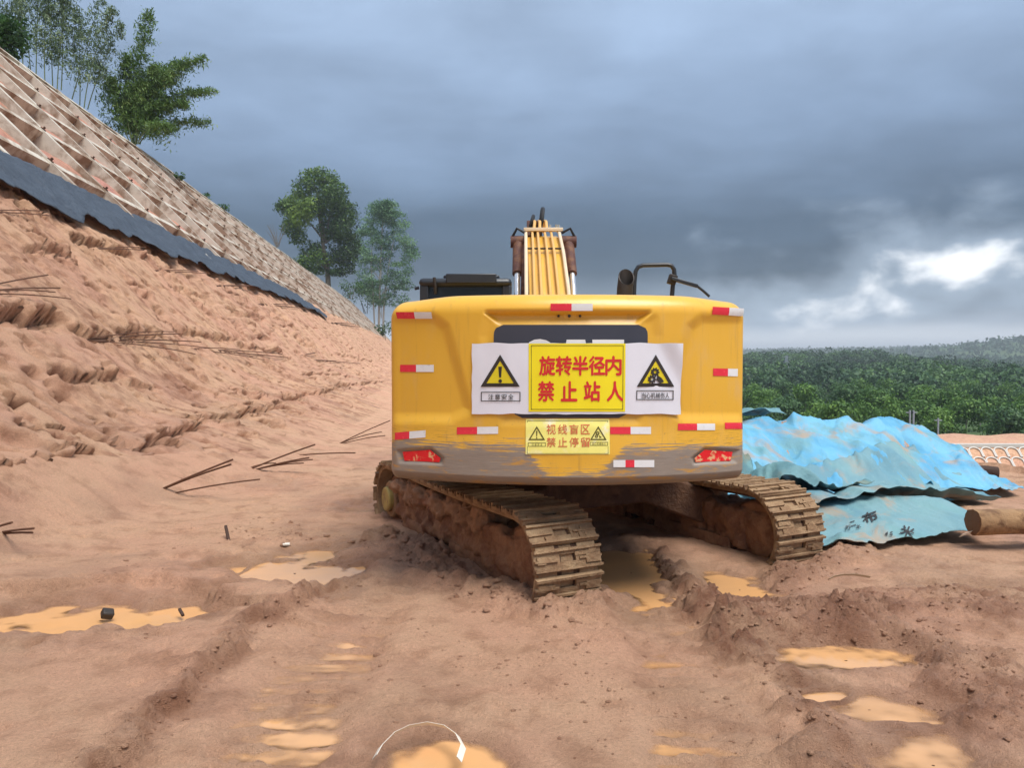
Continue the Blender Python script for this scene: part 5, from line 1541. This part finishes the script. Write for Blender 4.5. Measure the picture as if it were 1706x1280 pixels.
scrap('wood_splinter', 302, 1018, (0.10, 0.022, 0.02), (0.1, 0.25, -0.9), 'dark_wood', 'small dark stick floating in the left puddle', 0.012)
scrap('wood_splinter', 379, 903, (0.03, 0.26, 0.03), (0.5, 0.0, 0.5), 'dark_wood', 'dark stick poking out of the mud before the talus', 0.05)
scrap('plastic_scrap', 477, 910, (0.07, 0.04, 0.02), (0.1, 0.0, 0.2), 'white_strap', 'tiny white scrap at the far edge of the middle puddle', 0.03)

# clods of mud thrown up round the tracks and along the ruts
t_ = (1 + 5 ** 0.5) / 2
ICO = np.array([(-1, t_, 0), (1, t_, 0), (-1, -t_, 0), (1, -t_, 0), (0, -1, t_), (0, 1, t_), (0, -1, -t_), (0, 1, -t_), (t_, 0, -1), (t_, 0, 1), (-t_, 0, -1), (-t_, 0, 1)], float)
ICO /= np.linalg.norm(ICO[0])
IF = [(0, 11, 5), (0, 5, 1), (0, 1, 7), (0, 7, 10), (0, 10, 11), (1, 5, 9), (5, 11, 4), (11, 10, 2), (10, 7, 6), (7, 1, 8), (3, 9, 4), (3, 4, 2), (3, 2, 6), (3, 6, 8), (3, 8, 9), (4, 9, 5), (2, 4, 11), (6, 2, 10), (8, 6, 7), (9, 8, 1)]
def subdiv(V_, F_):
    V_ = list(map(tuple, V_)); ch = {}; out = []
    def mid(a, b_):
        k = (min(a, b_), max(a, b_))
        if k not in ch:
            m_ = (np.array(V_[a]) + np.array(V_[b_])) / 2; m_ /= np.linalg.norm(m_); ch[k] = len(V_); V_.append(tuple(m_))
        return ch[k]
    for a, b_, c in F_:
        x, y, z = mid(a, b_), mid(b_, c), mid(c, a); out += [(a, x, z), (b_, y, x), (c, z, y), (x, y, z)]
    return np.array(V_), np.array(out)
IV1, IF1 = ICO, np.array(IF)
rs = np.random.RandomState(12)
clx = []; 
def scatter(line, n_, spread, smin, smax):
    d = np.diff(line, axis=0); L = np.hypot(d[:, 0], d[:, 1]); cum = np.concatenate([[0], np.cumsum(L)])
    q = rs.rand(n_) * cum[-1]; i = np.clip(np.searchsorted(cum, q) - 1, 0, len(L) - 1); t = (q - cum[i]) / L[i]
    p = line[i] + d[i] * t[:, None] + rs.randn(n_, 2) * spread
    sz = smin * (smax / smin) ** (rs.rand(n_) ** 3.6)
    for a, b_ in zip(p, sz): clx.append((a[0], a[1], b_))
scatter(HEAP1, 700, 0.26, 0.005, 0.022); scatter(HEAP2, 700, 0.26, 0.005, 0.022); scatter(MIDR, 420, 0.09, 0.005, 0.024)
scatter(SIDEL, 600, 0.15, 0.006, 0.035); scatter(SIDER, 200, 0.12, 0.006, 0.03); scatter(BERM, 420, 0.07, 0.004, 0.02)
scatter(P2([(640, 890), (560, 930), (470, 880), (350, 870)]), 160, 0.25, 0.008, 0.04)
scatter(P2([(330, 900), (200, 960), (420, 1000), (700, 1050), (900, 1150)]), 200, 0.5, 0.006, 0.02)
scatter(P2([(760, 1060), (1000, 1080), (1100, 1200), (1300, 1180), (1500, 1220)]), 180, 0.4, 0.006, 0.02)
VV = []; FF = []
for k, (a, b_, sz) in enumerate(clx):
    q = IV1 * (sz * (0.75 + 0.5 * rs.rand(3))) 
    ph = rs.rand(3) * 50
    nz_ = per3(IV1[:, 0] * 1.6 + ph[0], IV1[:, 1] * 1.6 + ph[1], IV1[:, 2] * 1.6 + ph[2], 3) + 0.5 * per3(IV1[:, 0] * 4 + ph[0], IV1[:, 1] * 4 + ph[1], IV1[:, 2] * 4 + ph[2], 4)
    q = q * (1 + 0.5 * nz_)[:, None] * np.array([1.15, 1, 0.7])
    VV.append(q + np.array([a, b_, 0])); FF.append(IF1 + k * len(IV1))
VV = np.vstack(VV)
cz = np.array([c[2] for c in clx]); cp_ = np.array([c[:2] for c in clx])
zc = ground_z(cp_[:, 0], cp_[:, 1]) + cz * 0.05
VV[:, 2] += np.repeat(zc, len(IV1))
cl = mesh_np('mud_clods', VV, np.vstack(FF), M['ground_soil'], cols={'wet': np.full(len(VV), 0.6), 'red': np.full(len(VV), 0.5)})
tag(cl, 'crumbled wet clods of mud scattered along the ruts and tracks', 'mud', kind='stuff')
# ------------------------------------------------------------------ vegetation
def leaf_material(name, dark, mid_, lite, trans=0.25):
    m = bpy.data.materials.new(name); m.use_nodes = True; M[name] = m
    nt = NT(m.node_tree)
    tn = nt.n('ShaderNodeAttribute', attribute_name='tone').outputs['Fac']
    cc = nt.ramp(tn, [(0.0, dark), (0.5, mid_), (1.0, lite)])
    b = nt.n('ShaderNodeBsdfPrincipled', {'Base Color': cc, 'Roughness': 0.55, 'Specular IOR Level': 0.3})
    tl = nt.n('ShaderNodeBsdfTranslucent', {'Color': cc})
    mx = nt.n('ShaderNodeMixShader', {0: trans, 1: b.outputs[0], 2: tl.outputs[0]})
    nt.n('ShaderNodeOutputMaterial', {0: mx.outputs[0]})
leaf_material('broad_leaf', lin(44, 66, 36), lin(84, 114, 50), lin(140, 164, 66))
leaf_material('pale_leaf', lin(62, 92, 66), lin(104, 140, 100), lin(146, 178, 132))
leaf_material('bamboo_leaf', lin(52, 78, 36), lin(88, 118, 54), lin(134, 158, 92))
leaf_material('thin_bamboo_leaf', lin(66, 86, 62), lin(104, 126, 92), lin(160, 176, 140))
leaf_material('forest_leaf', lin(42, 70, 36), lin(74, 110, 50), lin(116, 150, 66))
leaf_material('forest_leaf_blue', lin(36, 60, 42), lin(60, 92, 58), lin(94, 126, 72))
simple('bark', lin(112, 100, 88), 0.9, var=0.3, vscale=3, bmp=0.4, bscale=12)
simple('pale_bark', lin(158, 152, 142), 0.85, var=0.25, vscale=3)
simple('culm', lin(112, 124, 84), 0.6, var=0.25, vscale=3)
rs = np.random.RandomState(99)
def leaf_quads(P, size, aspect=0.55, up=0.0, droop=None, N=None):
    """P (n,3) -> rhombic leaves, random turn"""
    n = len(P)
    t = rs.randn(n, 3)
    if droop is not None: t = t * 0.55 + np.array(droop)
    t /= np.linalg.norm(t, axis=1)[:, None]
    q = rs.randn(n, 3); q[:, 2] += up
    if N is not None:
        nn = N + 0.55 * rs.randn(n, 3)
        t = np.cross(nn, rs.randn(n, 3)); t /= np.linalg.norm(t, axis=1)[:, None] + 1e-9
        q = np.cross(t, nn); q = np.cross(t, q) if False else nn
    bt = np.cross(t, q); bt /= np.linalg.norm(bt, axis=1)[:, None] + 1e-9
    sz = size * (0.6 + 0.8 * rs.rand(n))[:, None]
    V = np.stack([P - t * sz * 0.5, P + bt * sz * aspect * 0.5, P + t * sz * 0.5, P - bt * sz * aspect * 0.5], 1)
    return V.reshape(-1, 3), np.arange(4 * n).reshape(n, 4)
def clump_pts(cl, n):
    """cl rows: cx cy cz rx ry rz tone; points towards the shell of lobed ellipsoids"""
    cl = np.array(cl, float)
    vol = cl[:, 3] * cl[:, 4] * cl[:, 5]; pr = vol ** 0.75; pr /= pr.sum()
    i = rs.choice(len(cl), n, p=pr)
    d = rs.randn(n, 3); d /= np.linalg.norm(d, axis=1)[:, None]
    r = (0.35 + 0.65 * rs.rand(n) ** 0.6) * (1 + 0.28 * per3(d[:, 0] * 2.2 + i * 7.0, d[:, 1] * 2.2, d[:, 2] * 2.2, 5) + 0.22 * per3(d[:, 0] * 5 + i * 3.0, d[:, 1] * 5, d[:, 2] * 5, 6))
    keep = per3(d[:, 0] * 3.0 + i * 5.0, d[:, 1] * 3.0, d[:, 2] * 3.0, 8) > -0.45
    P = cl[i, :3] + d * r[:, None] * cl[i, 3:6]
    tone = np.clip(cl[i, 6] + 0.20 * d[:, 2] * 0 + 0.16 * rs.randn(n), 0, 1)
    return P[keep], tone[keep], d[keep]
def foliage(name, P, tone, size, mat, parent, aspect=0.55, droop=None, N=None):
    V, f = leaf_quads(P, size, aspect, 0.0, droop, N)
    o = mesh_np(name, V, f, M[mat], smooth=False, cols={'tone': np.repeat(tone, 4)})
    o.parent = parent; o.matrix_parent_inverse = Matrix.Translation(-parent.location)
    return o
def limb(name, pts, r0, r1, mat, parent, n=7):
    pts = [Vector(p) for p in pts]; m = len(pts)
    o = MB().tube(pts, [r0 + (r1 - r0) * i / (m - 1) for i in range(m)], n).build(name, M[mat])
    o.parent = parent; o.matrix_parent_inverse = Matrix.Translation(-parent.location)
    return o
def bez(a, c, b_, n=8):
    a, c, b_ = map(np.array, (a, c, b_))
    return [a * (1 - t) ** 2 + c * 2 * t * (1 - t) + b_ * t * t for t in np.linspace(0, 1, n)]
def px_clumps(lst, Y):
    out = []
    for x, y, rx, ry, tone in lst:
        p = at(x, y, Y); k = Y / F
        out.append((p[0], p[1] + rs.uniform(-.6, .6) * rx * k, p[2], rx * k, (rx + ry) / 2 * k, ry * k, tone))
    return out

# dense broadleaf tree behind the crest
Y1 = 196
t1 = empty('broadleaf_tree', at(545, 480, Y1)); tag(t1, 'dense dark green tree standing behind the crest of the bank', 'tree')
base, knee = at(548, 480, Y1), at(540, 420, Y1)
limb('trunk', [at(548, 500, Y1), at(546, 450, Y1), knee, at(532, 360, Y1), at(530, 320, Y1)], 0.75, 0.2, 'bark', t1)
for tip in ((490, 350), (560, 330), (580, 410), (505, 420), (520, 300), (570, 380)):
    limb('branch', bez(at(542, 445 if tip[1] > 380 else 405, Y1), at((tip[0] + 540) / 2, tip[1] + 15, Y1), at(*tip, Y1)), 0.28, 0.06, 'bark', t1, 6)
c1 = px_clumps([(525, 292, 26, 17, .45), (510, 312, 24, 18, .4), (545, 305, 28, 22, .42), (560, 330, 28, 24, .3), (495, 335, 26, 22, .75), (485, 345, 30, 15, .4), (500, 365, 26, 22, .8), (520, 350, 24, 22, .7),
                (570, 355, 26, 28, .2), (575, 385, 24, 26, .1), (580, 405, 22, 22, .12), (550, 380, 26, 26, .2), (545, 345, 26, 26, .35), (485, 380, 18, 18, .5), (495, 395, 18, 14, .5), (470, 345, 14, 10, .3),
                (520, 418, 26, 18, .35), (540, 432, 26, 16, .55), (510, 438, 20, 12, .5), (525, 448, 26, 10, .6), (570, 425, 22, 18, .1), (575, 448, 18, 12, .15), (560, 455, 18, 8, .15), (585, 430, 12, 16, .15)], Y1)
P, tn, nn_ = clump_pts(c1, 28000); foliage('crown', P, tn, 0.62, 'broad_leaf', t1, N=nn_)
# paler, looser tree beside it
Y2 = 236
t2 = empty('slender_tree', at(632, 545, Y2)); tag(t2, 'pale feathery tree with thin trunks left of the excavator cab', 'tree')
limb('trunk', [at(631, 560, Y2), at(632, 500, Y2), at(634, 440, Y2), at(638, 360, Y2)], 0.42, 0.1, 'pale_bark', t2)
limb('trunk', [at(638, 560, Y2), at(640, 500, Y2), at(648, 440, Y2), at(656, 400, Y2)], 0.34, 0.08, 'pale_bark', t2)
limb('trunk', [at(625, 560, Y2), at(622, 500, Y2), at(618, 440, Y2), at(622, 380, Y2)], 0.28, 0.08, 'pale_bark', t2)
c2 = []
for k in range(160):
    f = rs.rand(); y_ = 338 + f * 170
    wdt = np.interp(y_, [338, 370, 420, 460, 490, 508], [14, 36, 48, 46, 40, 20])
    x_ = 640 + (2 * rs.rand() - 1) * wdt + (y_ - 338) * 0.02
    c2.append((x_, y_, rs.uniform(9, 17), rs.uniform(5, 10), np.clip(rs.normal(0.55, 0.2) - 0.25 * (abs(x_ - 645) < 15), 0, 1)))
    if k % 8 == 0:
        limb('branch', bez(at(636, y_ + 26, Y2), at((x_ + 636) / 2, y_ + 10, Y2), at(x_, y_, Y2), 5), 0.11, 0.03, 'pale_bark', t2, 5)
P, tn, nn_ = clump_pts(px_clumps(c2, Y2), 26000); foliage('crown', P, tn, 0.55, 'pale_leaf', t2, 0.5)
# small growth on the skyline
def shrub(px, py, w_, h_, Y, n, lb, mat='forest_leaf', size=0.5, tone=.35, nm='shrub'):
    r_ = empty(nm, at(px, py, Y)); tag(r_, lb, 'shrub', 'shrubs along the crest')
    cl_ = px_clumps([(px + rs.uniform(-.5, .5) * w_, py - rs.uniform(.2, .9) * h_, w_ * rs.uniform(.3, .5), h_ * rs.uniform(.25, .4), tone + rs.uniform(-.15, .15)) for _ in range(7)], Y)
    P, tn, _ = clump_pts(cl_, n); foliage('leaves', P, tn, size, mat, r_)
    for k in range(3):
        limb('stem', [at(px + rs.uniform(-.2, .2) * w_, py + 3, Y), at(px + rs.uniform(-.4, .4) * w_, py - h_ * .7, Y)], 0.05 * Y / 100, 0.015 * Y / 100, 'bark', r_, 5)
shrub(605, 520, 34, 44, 238, 900, 'low bush at the foot of the pale tree')
shrub(585, 495, 26, 26, 215, 500, 'low bush between the two trees on the skyline')
shrub(500, 455, 30, 22, 200, 700, 'bush under the left side of the dense tree', tone=.3)
shrub(300, 299, 14, 11, 66, 140, 'tiny tuft on the crest nearest the bamboo', size=0.2)
shrub(345, 333, 14, 12, 80, 140, 'tiny tuft halfway along the crest', size=0.22)
shrub(372, 352, 14, 12, 84, 140, 'tiny tuft further along the crest', size=0.22)
shrub(640, 575, 30, 35, 190, 700, 'dark bush just left of the counterweight top', tone=.15)
shrub(20, 90, 60, 60, 46, 1600, 'dark leafy bush in the top left corner behind the coping', tone=.2, size=0.3)
r_ = empty('bare_shrub', at(462, 400, 190)); tag(r_, 'leafless grey shrub left of the dense tree', 'shrub', 'shrubs along the crest')
for k in range(16):
    a = at(462 + rs.uniform(-3, 3), 412, 190); q = at(462 + rs.uniform(-20, 22), 362 + rs.uniform(0, 26), 190)
    limb('twig', bez(a, (a + q) / 2 + np.array([0, 0, 1.0]), q, 5), 0.06, 0.02, 'bark', r_, 4)

# bamboo
def bamboo(name, label, culms, Y, nleaf, size, mat, group=None, spread=0.55, lo=0.25, thick=0.05):
    r_ = empty(name, at(*culms[0][0], Y)); tag(r_, label, 'bamboo', group)
    PP = []; TT = []
    for (bx_, by_), (mx_, my_), (tx_, ty_), wt_ in culms:
        yy = Y + rs.uniform(-1.5, 1.5)
        pts = bez(at(bx_, by_, yy), at(mx_, my_, yy), at(tx_, ty_, yy), 16)
        limb('culm', pts, thick, 0.008, 'culm', r_, 6)
        pts = np.array(pts); n = int(nleaf * wt_)
        # side twigs that carry the leaves
        for tw in range(max(6, n // 12)):
            f = lo + (1 - lo) * rs.rand() ** 0.8; i = f * 15; k = int(min(i, 14)); p = pts[k] + (pts[k + 1] - pts[k]) * (i - k)
            L = spread * (1.25 - f) * rs.uniform(.6, 1.6); d = rs.randn(3); d[2] = abs(d[2]) * 0.3 + 0.1; d /= np.linalg.norm(d)
            m = 15; u_ = rs.rand(m) ** 0.7
            q = p + d * (u_ * L)[:, None] + np.array([0, 0, -0.45]) * (u_ ** 2 * L)[:, None] + rs.randn(m, 3) * 0.16
            PP.append(q); TT.append(np.full(m, np.clip(rs.normal(.5, .22), 0, 1)))
    foliage('leaves', np.vstack(PP), np.concatenate(TT), size, mat, r_, 0.24, (0.15, 0, -0.55))
bamboo('bamboo_clump', 'thick green bamboo clump arching right over the crest of the bank',
       [((228, 240), (225, 120), (247, 20), 1.2), ((226, 240), (240, 130), (338, 96), 1.3), ((230, 240), (250, 150), (358, 152), 1.2), ((232, 240), (255, 195), (350, 205), .7),
        ((224, 240), (215, 140), (300, 105), 1.2), ((220, 240), (200, 150), (215, 95), 1.1), ((226, 240), (225, 150), (285, 130), 1.2), ((215, 235), (190, 170), (185, 130), .8),
        ((228, 240), (230, 170), (310, 175), 1.1), ((226, 242), (225, 160), (262, 110), 1.1), ((222, 240), (205, 180), (240, 140), 1.2), ((230, 240), (240, 200), (290, 215), .6), ((224, 240), (212, 190), (225, 150), 1.2)],
       61, 1500, 0.32, 'bamboo_leaf', spread=1.6, lo=0.18)
for lb, cu in (('thin tall bamboo by the left edge of the sky', [((20, 110), (15, 20), (-10, -90), 1), ((38, 110), (38, 10), (30, -110), 1), ((5, 90), (-5, 10), (-30, -60), .8)]),
               ('tall bamboo stand second from the left edge', [((60, 130), (62, 20), (66, -100), 1.2), ((75, 140), (70, 40), (90, -110), 1.2), ((52, 130), (45, 40), (25, -60), .9)]),
               ('leafy tall bamboo in the middle of the left group', [((95, 155), (98, 60), (120, -60), 1.3), ((102, 150), (108, 50), (100, -90), 1.3), ((88, 150), (85, 50), (75, -70), 1)]),
               ('slender leaning bamboo with bare lower stems', [((140, 180), (150, 90), (190, 15), .9), ((133, 175), (135, 90), (128, 10), .8), ((146, 182), (165, 110), (205, 40), .8), ((120, 165), (138, 100), (175, -30), .9)])):
    bamboo('tall_bamboo', lb, cu, 57, 1000, 0.30, 'thin_bamboo_leaf', 'slender bamboo behind the lattice', spread=1.1, lo=0.22, thick=0.04)

# ------------------------------------------------------------------ valley wood and wooded hill
def crown_proto(seed, n, mat, h, w_):
    cl_ = []
    for k in range(9):
        a = rs.rand() * 6.28; q = rs.rand()
        cl_.append((math.cos(a) * w_ * 0.30 * (1.1 - q), math.sin(a) * w_ * 0.30 * (1.1 - q), h * (0.40 + 0.45 * q), w_ * rs.uniform(.20, .30), w_ * rs.uniform(.20, .30), h * rs.uniform(.12, .18), np.clip(0.25 + 0.45 * q + rs.uniform(-.2, .2), 0, 1)))  # tone rises with clump height: light from above put into leaf colour
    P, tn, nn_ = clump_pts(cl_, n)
    V, f = leaf_quads(P, 0.46, 0.6, N=nn_ + np.array([0, 0, 0.25]))
    o = mesh_np('crown', V, f, M[mat], smooth=False, cols={'tone': np.repeat(tn, 4)})
    me = o.data; bpy.data.objects.remove(o)
    return me
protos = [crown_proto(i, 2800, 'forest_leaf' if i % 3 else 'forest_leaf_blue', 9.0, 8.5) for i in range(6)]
o = MB().tube([(0, 0, -1.5), (0.1, 0, 2), (0, 0.1, 5.5)], [0.22, 0.16, 0.06], 6).build('trunk', M['pale_bark']); trunk_me = o.data; bpy.data.objects.remove(o)
ROWN = ['front', 'second', 'third', 'fourth', 'rearmost']
ORD = 'first second third fourth fifth sixth seventh eighth ninth tenth eleventh twelfth thirteenth fourteenth fifteenth sixteenth seventeenth eighteenth nineteenth twentieth'.split() + ['twenty-' + q for q in 'first second third fourth fifth sixth seventh eighth ninth'.split()] + ['thirtieth', 'thirty-first', 'thirty-second', 'thirty-third']
k = 0
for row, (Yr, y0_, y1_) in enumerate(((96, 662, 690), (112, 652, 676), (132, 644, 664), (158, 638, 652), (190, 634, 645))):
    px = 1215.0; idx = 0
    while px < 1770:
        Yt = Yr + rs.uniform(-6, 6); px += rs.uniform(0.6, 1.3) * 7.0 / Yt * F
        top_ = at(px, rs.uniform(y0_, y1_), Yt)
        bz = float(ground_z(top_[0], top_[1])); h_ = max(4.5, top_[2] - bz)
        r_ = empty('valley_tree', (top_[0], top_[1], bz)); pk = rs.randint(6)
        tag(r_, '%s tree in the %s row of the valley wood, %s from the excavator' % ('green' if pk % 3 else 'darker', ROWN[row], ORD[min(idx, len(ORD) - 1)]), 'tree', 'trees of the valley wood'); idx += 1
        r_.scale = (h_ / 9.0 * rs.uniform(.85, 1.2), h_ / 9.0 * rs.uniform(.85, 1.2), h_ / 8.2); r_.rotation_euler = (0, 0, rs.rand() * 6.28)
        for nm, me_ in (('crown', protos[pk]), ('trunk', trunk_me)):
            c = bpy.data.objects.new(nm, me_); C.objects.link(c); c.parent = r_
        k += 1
# wooded hill: a canopy nobody could count
n = 1900
Yf = 205 + (700 - 205) * rs.rand(n) ** 0.8; th = np.interp(rs.rand(n), [0, 1], [0.20, 0.78]); Xf = Yf * th
zf = np.array([float(ground_z(a, b_)) for a, b_ in zip(Xf, Yf)])
m = 104
PP = np.zeros((n, m, 3)); d = rs.randn(n, m, 3); d /= np.linalg.norm(d, axis=-1, keepdims=True); d[..., 2] = np.abs(d[..., 2]) * 1.1 - 0.25
sz = 2.6 + 6.5 * rs.rand(n) ** 2; hh = 1.0 + 8.5 * rs.rand(n) ** 1.5
PP[..., 0] = Xf[:, None] + d[..., 0] * sz[:, None] * 0.85; PP[..., 1] = Yf[:, None] + d[..., 1] * sz[:, None] * 0.85; PP[..., 2] = zf[:, None] + hh[:, None] * 0.5 + d[..., 2] * sz[:, None] * 0.85
tone = np.clip(0.5 + 0.22 * rs.randn(n)[:, None] + 0.12 * rs.randn(n, m) + 0.5 * fbm(Xf, Yf, 60, 2, 700)[:, None], 0, 1)
V, f = leaf_quads(PP.reshape(-1, 3), 1.4, 0.7, N=d.reshape(-1, 3))
fo = mesh_np('forest_canopy', V, f, M['forest_leaf_blue'], smooth=False, cols={'tone': np.repeat(tone.ravel(), 4)})
tag(fo, 'continuous dark green forest canopy on the hill behind the valley', 'forest', kind='stuff')
# farther tree line on the blue hills
n = 4200
Yf = rs.uniform(1000, 3700, n); Xf = Yf * rs.uniform(0.28, 0.9, n); zf = np.array([float(ground_z(a, b_)) for a, b_ in zip(Xf, Yf)])
m = 10
PP = np.stack([Xf, Yf, zf + 3], -1)[:, None] + rs.randn(n, m, 3) * np.array([9, 9, 3.0])
V, f = leaf_quads(PP.reshape(-1, 3), 7.0, 0.8)
fo = mesh_np('far_forest', V, f, M['forest_leaf_blue'], smooth=False, cols={'tone': np.full(len(V), 0.4)})
tag(fo, 'far woods on the blue hills under the cloud', 'forest', kind='stuff')

# ------------------------------------------------------------------ far embankment with concrete arches
simple('arch_concrete', lin(206, 202, 194), 0.85, var=0.15, vscale=2)
def emb(x, t):
    """t 0..1 up the face"""
    return np.array([x, 66.2 + 3.8 * t, -10.2 + 4.0 * t])
xs_ = np.linspace(22, 95, 60)
P = np.array([[emb(x, -0.4), emb(x, 0.5), emb(x, 1.0), (x, 70.6, -6.15), (x, 79, -6.02 + 0.12 * math.sin(x)), (x, 80, -6.8), (x, 86, -12)] for x in xs_])
e_ = grid('embankment', P, M['slope_soil'], flip=True); tag(e_, kind='structure')
al = empty('arched_lattice', (45, 68, -8)); tag(al, 'white concrete arches on the far embankment beside the timber block', 'retaining lattice')
WA = 1.12
fu = np.array([0, 0.689, 0.725]); fn = np.array([0, -0.725, 0.689])
def arch_me(seg=12):
    vs, fs = [], []
    pth = [(-WA / 2, -0.55), (-WA / 2, 0.15)] + [(-WA / 2 * math.cos(a), 0.15 + 0.42 * math.sin(a)) for a in np.linspace(0.15, math.pi - 0.15, seg)] + [(WA / 2, 0.15), (WA / 2, -0.55)]
    c = (0, -0.2)
    for x, v_ in pth:
        for sc_ in (1.0, 0.84):
            for dn in (-0.1, 0.12):
                q = np.array([x * sc_, 0, 0]) + fu * (v_ if sc_ == 1 else -0.55 + (v_ + 0.55) * 0.92) + fn * dn
                vs.append(q)
    for i in range(len(pth) - 1):
        a, b_ = i * 4, i * 4 + 4
        fs += [(a, a + 1, b_ + 1, b_), (a + 1, a + 3, b_ + 3, b_ + 1), (a + 3, a + 2, b_ + 2, b_ + 3)]
    o = MB().add(vs, fs).build('arch', M['arch_concrete']); me_ = o.data; bpy.data.objects.remove(o); return me_
ame_ = arch_me()
for r2, tv_ in enumerate((0.87, 0.67, 0.47, 0.27)):
    for c_ in range(34):
        o = bpy.data.objects.new('arch', ame_); C.objects.link(o); o.parent = al
        o.location = Vector(emb(34 + c_ * WA * 1.02 + (WA / 2 if r2 % 2 else 0) * 0, tv_)) - al.location
o = MB().box((60, 70.1, -6.13), (76, 0.5, 0.3)).build('top_kerb', M['arch_concrete']); o.parent = al; o.matrix_parent_inverse = Matrix.Translation(-al.location)

# ------------------------------------------------------------------ pylons and poles
simple('galvanised_steel', lin(150, 158, 166), 0.6, var=0.15)
def pylon(px, ytop, ybot, Y, lb, wd):
    b0 = at(px, ybot, Y); t0 = at(px, ytop, Y); H_ = t0[2] - b0[2]
    b0[2] -= 4; H_ += 4
    r_ = empty('power_pylon', b0); tag(r_, lb, 'pylon', 'power pylons on the wooded hill')
    th = 0.00042 * Y
    legs = []
    def cw_(f): return wd * (1 - 0.80 * min(f / 0.8, 1)) / 2
    for sx_, sy_ in ((-1, -1), (1, -1), (1, 1), (-1, 1)):
        a = (b0[0] + sx_ * cw_(0), b0[1] + sy_ * cw_(0), b0[2]); c = (b0[0] + sx_ * cw_(1), b0[1] + sy_ * cw_(1), b0[2] + H_)
        o = MB().cyl(a, c, th, n=4).build('leg', M['galvanised_steel']); o.parent = r_; o.matrix_parent_inverse = Matrix.Translation(-r_.location)
    mb = MB()
    for i in range(9):
        f0, f1 = i / 9, (i + 1) / 9
        for s_ in (-1, 1):
            mb.cyl((b0[0] - s_ * cw_(f0), b0[1] - cw_(f0), b0[2] + H_ * f0), (b0[0] + s_ * cw_(f1), b0[1] - cw_(f1), b0[2] + H_ * f1), th * 0.6, n=4)
    o = mb.build('bracing', M['galvanised_steel']); o.parent = r_; o.matrix_parent_inverse = Matrix.Translation(-r_.location)
    for f in (0.78, 0.88, 0.97):
        o = MB().cyl((b0[0] - wd * .55, b0[1], b0[2] + H_ * f), (b0[0] + wd * .55, b0[1], b0[2] + H_ * f), th * 0.8, n=4).build('cross_arm', M['galvanised_steel'])
        o.parent = r_; o.matrix_parent_inverse = Matrix.Translation(-r_.location)
pylon(1310, 593, 632, 380, 'thin pylon before the hill close to the counterweight', 3.2)
pylon(1514, 576, 588, 640, 'tiny pylon on the skyline of the wooded hill', 3.6)
pylon(1668, 628, 664, 300, 'pale pylon among the trees near the right edge', 2.6)
for px, lb in ((1516, 'pale utility pole in the valley wood, nearer the excavator'), (1522, 'pale utility pole in the valley wood, second of the pair'), (1563, 'short pale pole among the valley trees')):
    a = at(px, 720, 90); c = at(px, 684 if px < 1550 else 697, 90)
    r_ = empty('utility_pole', a); tag(r_, lb, 'pole', 'poles in the valley')
    for nm, mb in (('post', MB().cyl(a - np.array([0, 0, 3]), c, 0.11, n=8)), ('crossbar', MB().box(c - np.array([0, 0, .25]), (0.9, 0.1, 0.1)))):
        o = mb.build(nm, M['galvanised_steel']); o.parent = r_; o.matrix_parent_inverse = Matrix.Translation(-r_.location)

# ------------------------------------------------------------------ damp air
hm = bpy.data.materials.new('haze'); hm.use_nodes = True
nt = NT(hm.node_tree)
vol = nt.n('ShaderNodeVolumePrincipled', {'Color': (0.80, 0.87, 0.95), 'Density': 0.0003, 'Anisotropy': 0.0})
out = nt.n('ShaderNodeOutputMaterial'); nt.t.links.new(vol.outputs[0], out.inputs['Volume'])
hm.cycles.homogeneous_volume = True
z0 = float(gz.min()) - 1.0
hz = MB().box((400, 2500, (z0 + 95) / 2), (10400, 8000, 95 - z0)).build('haze', hm)
tag(hz, 'pale damp haze filling the valley air', 'haze', kind='stuff')
